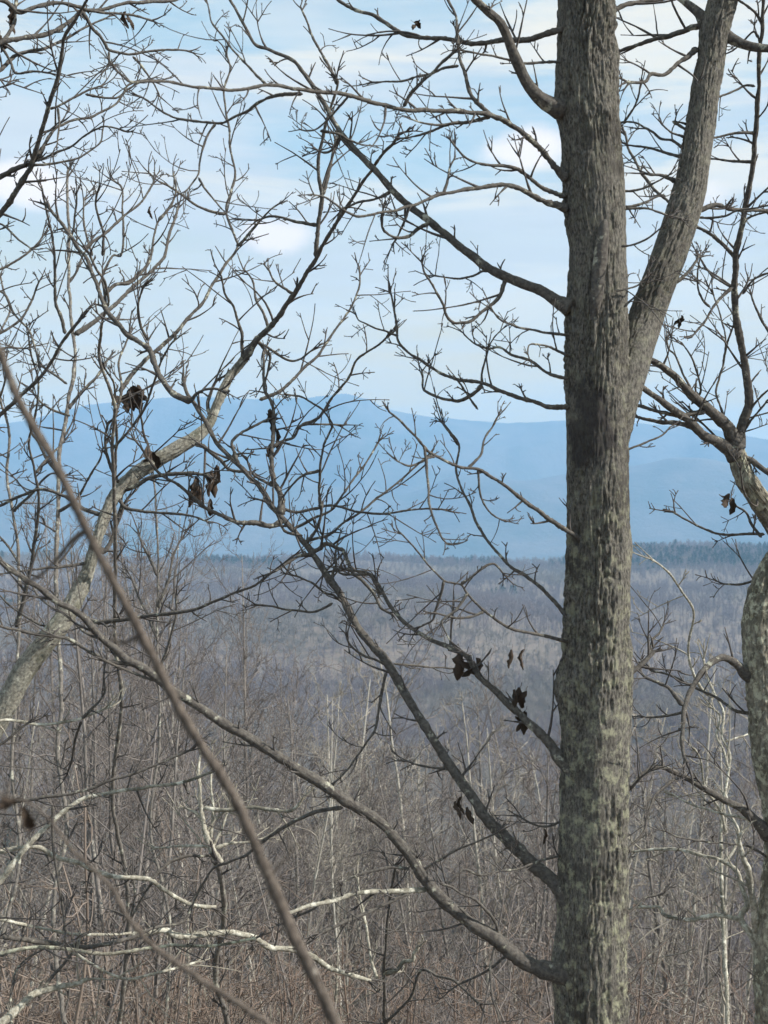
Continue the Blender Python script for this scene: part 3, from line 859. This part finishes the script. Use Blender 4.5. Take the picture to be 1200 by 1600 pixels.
# ---- D: tree standing left of the frame whose limbs reach in
side = Tree('overhanging_tree', 'dark twiggy tree reaching in from the top left corner', at_ground(-170, 8.5))
stem(side, 'trunk', 'branch', [(-170, 1950, 90, 8.5), (-160, 1300, 80, 8.5), (-130, 700, 66, 8.5), (-110, 300, 52, 8.5), (-90, -150, 36, 8.5)], 40, 0.006, 8, 12, step=8)
side.many('''
12 10 7 5 : -110,450 -60,400 -25,355 0,333 20,307 33,285 47,263 53,247 60,225 67,200 77,163 87,130 93,100 98,75 100,60 108,45 117,33 123,20 135,0 145,-20
10 8 : -115,360 -60,310 0,277 25,264 45,257
12 7 3 : -105,200 -50,140 0,110 23,87 45,80 67,77 90,67 110,57 125,48 140,40 165,28
10 8 6 4 : -100,110 -40,90 0,66 33,60 67,55 90,46 110,32 130,17 160,15 200,5 240,3 275,0 290,-12
9 6 : -100,20 -50,0 0,0 20,12 30,20 60,10 95,5 130,12
8 5 : -105,150 -40,100 0,68 20,40 25,10 28,-20
6 4 3 : 53,250 70,225 87,200 97,195 107,190 125,186 143,183 162,174 180,163 190,150 200,133 215,127 235,125
4 3 : 57,252 85,240 110,230 128,215 143,205 155,200 163,197 185,202 200,207
4 2.5 : 50,258 73,257 100,252 120,247 140,235 157,223 160,205 162,197
4 3 : 77,170 90,167 112,155 133,143 147,138 160,133
4 2.5 : 90,168 93,190 90,210 88,230
4 3 : 133,147 155,152 183,153 200,140 215,130
6 4 3 : 128,18 136,30 143,43 157,57 165,70 170,77 187,82 203,85 225,82 250,78 272,78 297,80
4 2.5 : 170,80 170,95 165,108 158,117
4 2.5 : 207,88 220,102 233,120 243,135 250,150
5 3 : 128,14 150,18 173,20 190,22 215,25 240,33
5 3 : 0,70 15,95 25,115 55,112 80,115
5 3 : -100,500 -50,470 0,455 22,490 45,515 55,545 63,575
9 6 5 : -110,700 -60,675 -10,655 20,630 50,603 70,580 85,556 100,530 125,500
4 3 : -20,640 0,620 8,590 5,570
5 3 : -110,560 -40,530 0,520 30,500 45,480 60,440
6 3 : -110,480 -50,440 0,420 30,405 55,385 70,365
5 3 : -110,420 -50,360 0,350 30,375 50,390
5 3 : -110,620 -40,580 0,545 40,545
''', dens=1.05)
for a in ((197, 18, 34, 0.15, .9), (203, 20, 32, -0.05, 1.0), (20, 5, 40, 0.2, 1.0), (25, 25, 34, -0.2, 1.1), (80, 0, 14, 0.8, 1.4), (0, 55, 30, 0.4, 1.2), (236, 322, 28, 0.3, .7)):
    leaf(side, a[0], a[1], a[2], a[3], wide=a[4])

# ---- E: slim upright trees at the left
def slim(label, x0, d, lines, dens=1.2, m='branch', tm='twig', name='slim_tree', **k):
    t = Tree(name, label, at_ground(x0, d))
    first = True
    for ln in lines.strip().splitlines():
        t.trace(ln, d0=d if first else None, dens=dens * (0.5 if first else 1), m='mid' if first else m, tm=tm, **k); first = False
    return t
slim('slender dark upright tree second from the left edge, straight and thickly twigged', 95, 11, '''
9 7 7 6 4 : 130,1800 84,1450 104,1300 90,1180 96,1100 92,1000 88,900 90,800 93,710 103,660 107,623 112,600 115,583 117,550 113,510 108,457 107,400 107,350 105,277 107,265
6 4 3 : 102,522 95,495 87,473 86,450 87,433 85,400 80,360 72,330 65,290
8 5 4 : 117,523 140,508 160,493 180,475 200,457 217,440 233,427 245,415 257,400 262,380 267,360 275,340 280,320
6 3 : 106,640 118,625 137,602 150,590 170,560
4 3 : 105,600 90,590 75,580 60,570
4 3 : 110,650 80,640 60,625 50,610
6 4 : 92,740 75,720 60,690 50,675 45,650
5 3 : 91,800 120,780 140,745 155,720 160,700
4 3 : 108,440 120,425 130,400 140,385
4 3 : 105,380 115,360 118,330 120,300
''', dens=1.3)
slim('slender tree with two steep stems crossing behind the leaf clump, left of centre', 185, 12, '''
9 7 6 6 4 : 150,1900 200,1450 176,1250 190,1100 180,1000 180,850 178,760 176,690 180,640 172,610 163,585 155,560 157,520 165,485 170,470 163,440 150,420 140,395
6 5 3 : 163,460 180,445 200,443 218,428 230,413 235,400 240,370 245,350
5 3 : 167,487 163,450 160,430 175,400 190,397 192,350 191,320 190,293 180,283
5 3 : 233,533 225,520 220,510 217,490 217,473 222,455 227,443
5 3 : 130,390 148,376 167,363 180,350 193,337 207,327 220,317 232,298 240,283
5 3 : 178,700 195,680 215,655 225,640 240,600 250,570 262,545 275,530
5 3 : 180,650 190,610 185,570 195,540 205,520
5 3 : 160,400 162,370 155,345 150,320 152,300
4 3 : 145,400 135,370 130,340 132,310
5 3 : 247,345 265,325 275,300 270,270
''', dens=1.25)
slim('pair of slim twiggy stems rising at the far left edge among the bushes', 10, 12, '''
8 6 5 3 : 0,1900 -10,1550 30,1350 18,1200 25,1100 30,900 20,800 10,740 15,680 0,620 -10,560 0,520 15,485 5,450 0,430
8 4 3 : 25,980 45,900 60,800 55,740 45,690 55,650 60,600 50,560 45,520
5 3 : 20,800 50,770 80,740 100,745
5 3 : 30,880 10,850 -10,830
5 3 : 55,740 75,715 100,690
''', dens=1.3)
slim('slim stem whose bare top ends against the blue mountain left of centre', 250, 14, '''
8 6 5 4 3 : 210,2000 265,1500 236,1300 250,1150 245,1000 247,900 245,830 243,780 240,745
6 3 : 247,950 262,910 270,870 285,840
5 3 : 246,900 232,870 222,850 215,830
5 3 : 247,1050 265,1000 275,960 275,930
5 3 : 246,1000 230,960 215,930 205,900
''', dens=1.3, tl=1.3)

# ---- F, G: saplings close to the lens, out of focus
near = Tree('near_sapling', 'blurred brown sapling stem close by, slanting down from the left edge to the bottom', at_ground(640, 2.0))
near.base = np.array(near.root.location)
near.trace('30 28 24 20 17 15 13 : 680,2500 600,1800 523,1597 463,1470 400,1323 360,1235 293,1130 222,993 143,843 87,727 30,627 -2,545 -30,480 -60,400',
           d0=2.0, dd=-0.2, m='sapling', dens=0.12, tm='sapling', name='stem')
near.trace('9 6 4 : 130,830 108,850 85,878 60,900 30,915', m='sapling', dens=0)
near.trace('8 5 4 : 218,990 205,1000 190,1005 175,1000', m='sapling', dens=0)
near2 = Tree('near_sapling', 'blurred pinkish-brown sapling stem with a withered leaf, low in the left corner', at_ground(560, 1.8))
near2.trace('20 17 14 9 3 : 640,2400 500,1740 420,1604 400,1587 333,1543 283,1510 233,1473 200,1433 173,1387 147,1360 110,1325 85,1290 55,1262 20,1245 -20,1240', d0=1.8, dd=0.05, m='sapling', dens=0.15, tm='sapling', name='stem')
for a in ((34, 1262, 60, 0.5, 1.2), (22, 1252, 50, 1.1, 1.2)):
    leaf(near2, a[0], a[1], a[2], a[3], wide=a[4])

# ---- H: low lichened limbs, bottom left
low = Tree('lichened_tree', 'low spreading tree with white lichened limbs across the bottom left', at_ground(-140, 6.8))
stem(low, 'trunk', 'edge', [(-150, 2150, 80, 6.8), (-140, 1800, 70, 6.8), (-120, 1500, 60, 6.8), (-100, 1300, 50, 6.8), (-90, 1000, 30, 6.8)], 40, 0.006, 8, 12, step=6)
for s, m in (('12 10 7 5 : -100,1450 -50,1420 0,1377 33,1333 67,1297 107,1263 133,1247 183,1237 233,1230 270,1225 300,1218 333,1205', 'paletan'),
          ('10 8 7 7 6 : -110,1400 -40,1345 50,1323 87,1340 113,1345 147,1360 180,1370 230,1373 253,1387 290,1410 315,1416 337,1417', 'pale'),
          ('7 5 4 : -110,1450 -50,1440 0,1437 60,1450 123,1460 170,1461 207,1458', 'pale'),
          ('9 10 9 10 8 6 : 205,1462 253,1453 283,1463 350,1457 377,1460 400,1467 420,1480 453,1483 485,1493 517,1513 550,1524 578,1533', 'pale'),
          ('11 8 9 8 6 4 : -110,1480 -50,1466 0,1463 67,1473 133,1480 200,1467 240,1450 283,1440 300,1417 305,1400', 'branch'),
          ('7 5 4 : -110,1340 -50,1285 0,1258 60,1247 127,1237 167,1222 233,1200 300,1170', 'branch'),
          ('8 6 4 : -110,1550 -50,1510 0,1490 60,1480 120,1485 170,1490 260,1478 330,1478 400,1466', 'edge'),
          ('7 5 4 : -100,1200 -50,1150 0,1127 35,1128 60,1133 100,1128 127,1123 150,1113 177,1103', 'pale'),
          ('6 4 : 233,1377 250,1360 267,1347 283,1340 300,1337 333,1337', 'branch'),
          ('5 3 : 83,1260 83,1310 90,1377 96,1405 100,1433 102,1470', 'branch'),
          ('5 3 : 20,1630 17,1560 30,1510 70,1480', 'branch'),
          ('6 4 : -100,1220 -40,1180 0,1163 33,1137 50,1125', 'branch'),
          ('5 3 : 127,1123 145,1105 163,1083 162,1060 163,1040', 'branch'),
          ('5 3 : 127,1127 118,1155 113,1183 105,1210', 'branch'),
          ('16 16 12 8 : -60,1640 0,1600 30,1575 53,1553 85,1545 117,1537 135,1530', 'pale'),
          ('6 4 : 60,1560 75,1535 100,1505 115,1485', 'branch'),
          ('5 4 : 110,1485 150,1510 197,1530 233,1523 273,1513 310,1502', 'pale'),
          ('4 3 : 240,1375 215,1415 205,1435 210,1400 207,1370', 'branch')):
    low.trace(s, d0=6.8 if s.split(':')[1].split(',')[0].strip().startswith('-') else None, m='pale' if m == 'paletan' else m, tm='paletwig' if m == 'pale' and rng.random() < 0.5 else 'twig', dens=1.0, dd=rng.uniform(-0.3, 0.9))

white = Tree('white_snag', 'short upright snag peeling white, low between the blurred sapling and the left edge', at_ground(335, 9))
white.trace('9 8 8 9 : 300,1950 356,1650 336,1520 350,1430 340,1343', d0=9, m='mid', dens=0.8)
white.trace('12 11 8 6 4 : 342,1352 338,1340 330,1325 320,1300 316,1275 313,1253 312,1230 310,1203 314,1180', m='pale', tm='paletwig', dens=0.6)
white.many('''
7 5 : 318,1262 345,1265 370,1264 400,1262 425,1266 450,1268 462,1262 470,1253
6 4 : 318,1285 305,1270 297,1266 290,1262
5 3 : 330,1330 345,1300 352,1280 358,1262
6 3 : 332,1322 300,1322 260,1324 240,1325
6 3 : 335,1325 360,1318 387,1315 410,1310
5 3 : 330,1310 333,1260 330,1230 330,1200
''', m='pale', tm='paletwig', dens=0.7)
mid = Tree('broken_limb_tree', 'small grey tree with a whitish zigzag limb near the bottom centre', at_ground(620, 10))
mid.trace('8 6 5 4 : 600,1900 600,1700 600,1600 601,1545 600,1520 602,1490 606,1440 610,1400 618,1350', d0=10, m='branch', dens=1.2)
mid.trace('8 6 5 : 600,1522 620,1515 630,1503 645,1500 647,1490 655,1480', m='pale', tm='paletwig', dens=0.6)
mid.trace('5 4 3 : 590,1530 580,1500 573,1450 568,1425 563,1403 560,1380', m='pale', tm='paletwig', dens=0.6)
mid.trace('5 4 : 600,1600 640,1560 657,1517 685,1525 707,1530 725,1545 750,1570', m='branch', dens=0.9)

# ------------------------------------------------------------------ woods on the slope
def grow(seed, H=16.0, limbs=16, spread=0.45, up=0.5, first=0.35, stems=1, r0=0.11, twr=0.006, lr=1.0, subn=(5, 8), twn=(4, 7), sides=3):
    """trunk and crown meshes of one bare tree of height H"""
    g = np.random.default_rng(seed)
    tr, cr = MB(), MB()
    def path(p, d, length, n, wob, lift):
        P = [p]; D = norm(d)
        for i in range(n):
            D = norm(D + g.normal(0, wob * 1.25, 3) + np.array([0, 0, lift])); P.append(P[-1] + D * length / n)
        return np.array(P)
    for k in range(stems):
        h = H * (1 if stems == 1 else g.uniform(0.6, 1))
        d = np.array([0, 0, 1.0]) + g.normal(0, 0.03 if stems == 1 else 0.35, 3) * (1, 1, 0)
        T = path(np.array([g.normal(0, 0.05 * stems), g.normal(0, 0.05 * stems), -0.6]), d, h, 14, 0.045, 0.05)
        rr = r0 * (1 - np.linspace(0, 1, 15)) ** 0.8 + twr * 1.5
        rr[0] *= 1.3
        tube(tr, T, rr, 7, 0.03)
        for i in range(limbs):
            f = first + (1 - first) * ((i + g.random()) / limbs)
            j = f * 13.9; a = int(j); p = T[a] + (T[a + 1] - T[a]) * (j - a)
            ang = g.uniform(0, 2 * pi); S = np.array([math.cos(ang), math.sin(ang), g.uniform(up * 0.4, up * 1.6)])
            ln = h * spread * (1.15 - f) * g.uniform(0.5, 1.1) + 0.4 * h / 16
            r1 = max(twr * 1.3, rr[a] * 0.45)
            B = path(p, S, ln, 7, 0.16, 0.07)
            tube(cr, B, np.linspace(r1, twr * 1.1, 8), 4)
            for q in range(g.integers(*subn)):
                b = g.integers(1, 8); p2 = B[b]; T2 = norm(B[b] - B[b - 1])
                C = path(p2, T2 + g.normal(0, 0.6, 3) + (0, 0, 0.2), ln * g.uniform(0.2, 0.5), 5, 0.2, 0.06)
                tube(cr, C, np.linspace(max(twr, r1 * 0.4), twr * 0.8, 6), 3)
                for w in range(g.integers(*twn)):
                    c = g.integers(1, 6)
                    E = path(C[c], norm(C[c] - C[c - 1]) + g.normal(0, 0.7, 3) + (0, 0, 0.15), ln * g.uniform(0.07, 0.22), 3, 0.22, 0.05)
                    tube(cr, E, np.array([1, 0.85, 0.8, 0.7]) * twr, 3, tip=False)
    return tr, cr

def kit(seed, tm, cm, **k):
    tr, cr = grow(seed, **k)
    return tr.mesh('trunk', M[tm]), cr.mesh('crown', M[cm])

def plant(protos, name, label, cat, group, x, d, top=None, scale=None, H=16.0):
    """one tree or shrub (trunk and crown) on the land at pixel column x and depth d; top = pixel row of its tip"""
    p = at_ground(x, d)
    if top is not None:
        scale = max(0.25, ((800 - top) / F * d - p[2]) / (H - 0.4))
    o = tag(empty(name, p), label, cat, group)
    o.rotation_euler = (R.uniform(-0.06, 0.06), R.uniform(-0.06, 0.06), R.uniform(0, 6.28))
    s2 = scale if scale < 1.2 else scale
    o.scale = (s2 * 0.9, s2 * 0.9, scale)
    tm, cm = R.choice(protos)
    for nm, me in (('trunk', tm), ('crown', cm)):
        c = bpy.data.objects.new(nm, me); COL.objects.link(c); c.parent = o
    return o

near_k = [kit(s, 'tree_grey', 'tree_crown', H=16, limbs=22, spread=0.36, up=0.9, r0=0.085, twr=0.0055, subn=(6, 9), twn=(4, 7)) for s in (1, 2, 3)]
pale_k = [kit(s, 'tree_pale', 'tree_palecrown', H=16, limbs=18, spread=0.34, up=1.0, r0=0.07, twr=0.0065, subn=(4, 7), twn=(3, 6)) for s in (11, 12)]
mid_k = [kit(s, 'tree_grey', 'tree_crown', H=16, limbs=20, spread=0.42, up=0.8, r0=0.10, twr=0.011, subn=(5, 8), twn=(3, 6)) for s in (21, 22, 23)]
midp_k = [kit(s, 'tree_pale', 'tree_palecrown', H=16, limbs=16, spread=0.36, up=0.9, r0=0.085, twr=0.011, subn=(4, 6), twn=(3, 5)) for s in (24, 25)]
ONES = 'first second third fourth fifth sixth seventh eighth ninth tenth eleventh twelfth thirteenth fourteenth fifteenth sixteenth seventeenth eighteenth nineteenth'.split()
TENS = {2: ('twentieth', 'twenty-'), 3: ('thirtieth', 'thirty-')}
def nth(k):
    return ONES[k] if k < 19 else (TENS[(k + 1) // 10][0] if (k + 1) % 10 == 0 else TENS[(k + 1) // 10][1] + ONES[(k + 1) % 10 - 1])

def stand(protos, n, name, look, where, group, x0, x1, d0, d1, tops):
    """a row of trees, each singled out by its height and its place counted from the left"""
    xs = sorted(R.uniform(x0, x1) for i in range(n))
    for k, x in enumerate(xs):
        top = R.triangular(*tops)
        size = 'tall ' if top < tops[2] - 45 else ('low ' if top > tops[2] + 60 else '')
        plant(protos, name, f'{size}{look}, {nth(k)} from the left {where}', 'tree', group, x, R.uniform(d0, d1), top=top)
stand(near_k, 25, 'bare_tree', 'slim bare grey tree', 'in the lower left screen', 'bare trees at the lower left', -60, 400, 17, 34, (700, 1050, 860))
stand(pale_k, 9, 'pale_tree', 'pale-stemmed slim tree', 'on the lower left slope', 'pale trees at the lower left', -20, 560, 20, 40, (930, 1300, 1080))
stand(near_k + mid_k, 34, 'bare_tree', 'grey bare tree', 'below the centre', 'bare trees below the centre', 380, 900, 30, 65, (1000, 1330, 1170))
stand(midp_k, 11, 'pale_tree', 'pale sunlit bare tree', 'below the centre', 'pale trees below the centre', 400, 880, 34, 65, (960, 1300, 1120))
stand(near_k + mid_k + midp_k, 18, 'bare_tree', 'bare tree', 'between the big trunk and the right edge', 'bare trees right of the big trunk', 975, 1215, 30, 70, (930, 1330, 1150))
for i in range(110):
    d = R.uniform(70, 230)
    plant(mid_k + mid_k + midp_k[:1], 'distant_tree', 'bare tree lower down the slope, half lost among its neighbours', 'tree', 'bare trees further down the slope',
          R.uniform(-100, 1300), d, scale=R.uniform(0.7, 1.15))

# ---- masses nobody could count: instanced over the land
def scatter(name, pts, scl, protos):
    """one object: points of a mesh carrying copies of the prototype meshes"""
    coll = bpy.data.collections.new(name + '_kinds')
    for i, me in enumerate(protos):
        o = bpy.data.objects.new(name + '_kind', me); coll.objects.link(o)
    me = bpy.data.meshes.new(name)
    me.vertices.add(len(pts)); me.vertices.foreach_set('co', np.asarray(pts, np.float32).ravel())
    a = me.attributes.new('size', 'FLOAT', 'POINT'); a.data.foreach_set('value', np.asarray(scl, np.float32))
    ob = bpy.data.objects.new(name, me); COL.objects.link(ob)
    g = bpy.data.node_groups.new(name, 'GeometryNodeTree')
    g.interface.new_socket('Geometry', in_out='INPUT', socket_type='NodeSocketGeometry')
    g.interface.new_socket('Geometry', in_out='OUTPUT', socket_type='NodeSocketGeometry')
    n, l = g.nodes, g.links
    gi, go = n.new('NodeGroupInput'), n.new('NodeGroupOutput')
    ci = n.new('GeometryNodeCollectionInfo'); ci.inputs['Collection'].default_value = coll
    ci.inputs['Separate Children'].default_value = True; ci.inputs['Reset Children'].default_value = True
    ip = n.new('GeometryNodeInstanceOnPoints'); ip.inputs['Pick Instance'].default_value = True
    na = n.new('GeometryNodeInputNamedAttribute'); na.data_type = 'FLOAT'; na.inputs['Name'].default_value = 'size'
    rv = n.new('FunctionNodeRandomValue'); rv.data_type = 'FLOAT_VECTOR'
    rv.inputs[0].default_value = (-0.08, -0.08, 0); rv.inputs[1].default_value = (0.08, 0.08, 6.283)
    l.new(gi.outputs[0], ip.inputs['Points']); l.new(ci.outputs[0], ip.inputs['Instance'])
    l.new(na.outputs[0], ip.inputs['Scale']); l.new(rv.outputs[0], ip.inputs['Rotation'])
    l.new(ip.outputs[0], go.inputs[0])
    md = ob.modifiers.new('scatter', 'NODES'); md.node_group = g
    return tag(ob, kind='stuff')

def joined(m, *mbs):
    mb = MB()
    for b in mbs:
        for v in b.v: mb.v.append(v)
        for q in b.q: mb.q.append(q + mb.n)
        for t in b.t: mb.t.append(t + mb.n)
        mb.n += b.n
    return mb.mesh('kind', M[m])

def spots(n, r0, r1, half, power=1.0, g=np.random.default_rng(77)):
    az = g.uniform(-half, half, n); u = g.random(n)
    r = (r0 ** power + u * (r1 ** power - r0 ** power)) ** (1 / power)
    return az, r, np.column_stack([r * np.sin(az), r * np.cos(az), ground(az, r)])

wood = [joined('far_wood', *grow(s, H=14, limbs=17, spread=0.46, up=0.35, r0=0.09, twr=0.036, subn=(4, 7), twn=(3, 5))) for s in (31, 32, 33, 34)]
woodt = [joined('tan_wood', *grow(s, H=13, limbs=17, spread=0.46, up=0.3, r0=0.09, twr=0.036, subn=(4, 7), twn=(3, 5))) for s in (36, 37)]
woodp = [joined('tree_palecrown', *grow(s, H=15, limbs=12, spread=0.36, up=0.7, r0=0.12, twr=0.03, subn=(3, 4), twn=(2, 3))) for s in (35,)]
az, r, p = spots(17000, 215, 1050, math.radians(19), 1.6)
zone = fbm(p[:, 0] / 140, p[:, 1] / 140, 3, 3, 90) + rng.normal(0, 0.12, len(p))
gap = fbm(p[:, 0] / 45, p[:, 1] / 45, 8, 2, 91)
size = rng.uniform(0.55, 1.2, len(p)) * (1 + 0.25 * fbm(p[:, 0] / 60, p[:, 1] / 60, 2, 2, 92))
a_ = (zone < 0.1) & (gap > -0.75); b_ = (zone >= 0.1) & (gap > -0.75)
scatter('valley_wood', p[a_], size[a_], wood + wood[:2] + woodp)
scatter('tan_wood', p[b_], size[b_], woodt + woodt + woodp)
az, r, p = spots(20000, 1000, 2700, math.radians(19), 1.3)
size = rng.uniform(0.6, 1.2, len(p)) * (1 + 0.25 * fbm(p[:, 0] / 110, p[:, 1] / 110, 2, 2, 94))
zone = fbm(p[:, 0] / 260, p[:, 1] / 260, 3, 3, 93) + rng.normal(0, 0.12, len(p))
wf = [joined('far_wood', *grow(s, H=14, limbs=15, spread=0.5, up=0.35, r0=0.14, twr=0.09, subn=(3, 5), twn=(2, 4))) for s in (41, 42, 43)]
wt = [joined('tan_wood', *grow(s, H=13, limbs=15, spread=0.5, up=0.35, r0=0.14, twr=0.09, subn=(3, 5), twn=(2, 4))) for s in (44, 45)]
scatter('ridge_wood', p[zone < 0.12], size[zone < 0.12], wf)
scatter('tan_ridge_wood', p[zone >= 0.12], size[zone >= 0.12], wt)

def pine(seed):
    g = np.random.default_rng(seed); mb = MB(); H = 15
    tube(mb, np.array([(0, 0, -1), (0, 0, H * 0.6), (0, 0, H)]), [0.25, 0.15, 0.05], 5)
    for i in range(150):
        f = g.uniform(0.32, 1.0); z = H * f
        rad = 3.4 * (1 - f) ** 0.6 * math.sqrt(g.random()) + 0.3; a = g.uniform(0, 2 * pi)
        c = np.array([rad * math.cos(a), rad * math.sin(a), z - rad * 0.1])
        s = g.uniform(0.5, 1.0)
        t = g.normal(0, 1, (6, 3)) * s * (0.6, 0.6, 0.35) + c
        mb.add(t, t=[(0, 1, 2), (3, 4, 5), (0, 3, 4), (1, 2, 5)])
    return mb.mesh('kind', M['pine'], smooth=False)
pines = [pine(s) for s in (51, 52, 53)]
az, r, p = spots(9000, 1900, 2600, math.radians(18.5), 1.0)
px = 600 + F * np.tan(az)
cl = fbm(p[:, 0] / 130, p[:, 1] / 130, 4, 3, 61)
keep = (np.abs(r - 2330) < np.where(px > 960, 220, 75)) & (cl > np.where(px > 960, -0.25, np.where((px > 380) & (px < 900), -0.05, 0.35)))
az2, r2, p2 = spots(5000, 500, 1900, math.radians(18.5), 1.2)
keep2 = fbm(p2[:, 0] / 160, p2[:, 1] / 160, 9, 3, 66) > 0.75
p = np.vstack([p[keep], p2[keep2]])
scatter('pine_wood', p, rng.uniform(0.7, 1.25, len(p)), pines)

# low brush on the near slope
def tangle(m, s, H, stems, r0, twr, spread=0.6):
    return joined(m, *grow(s, H=H, limbs=8, spread=spread, up=0.25, first=0.15, stems=stems, r0=r0, twr=twr, subn=(3, 5), twn=(2, 4)))
brush = [tangle('tree_red', 71, 3.0, 5, 0.009, 0.0026), tangle('tree_red', 72, 2.6, 6, 0.009, 0.0026), tangle('brush', 73, 3.2, 4, 0.011, 0.003), tangle('brush', 75, 2.6, 6, 0.010, 0.0028),
         tangle('tree_crown', 76, 3.6, 4, 0.010, 0.0027), tangle('paletwig', 77, 2.8, 4, 0.010, 0.003), tangle('tree_red', 78, 3.4, 4, 0.010, 0.0028, 0.8), tangle('brush', 79, 3.0, 4, 0.011, 0.003, 0.85)]
az, r, p = spots(2700, 13, 62, math.radians(20), 1.2)
left = np.clip((math.radians(4) - az) / math.radians(16), 0, 1)
keep = rng.random(len(p)) < 0.55 + 0.45 * left
scatter('undergrowth', p[keep], (rng.uniform(0.7, 1.5, len(p)) * (1 + np.clip((r - 20) / 40, 0, 1) * 0.6) * (1 + 0.25 * left))[keep], brush)
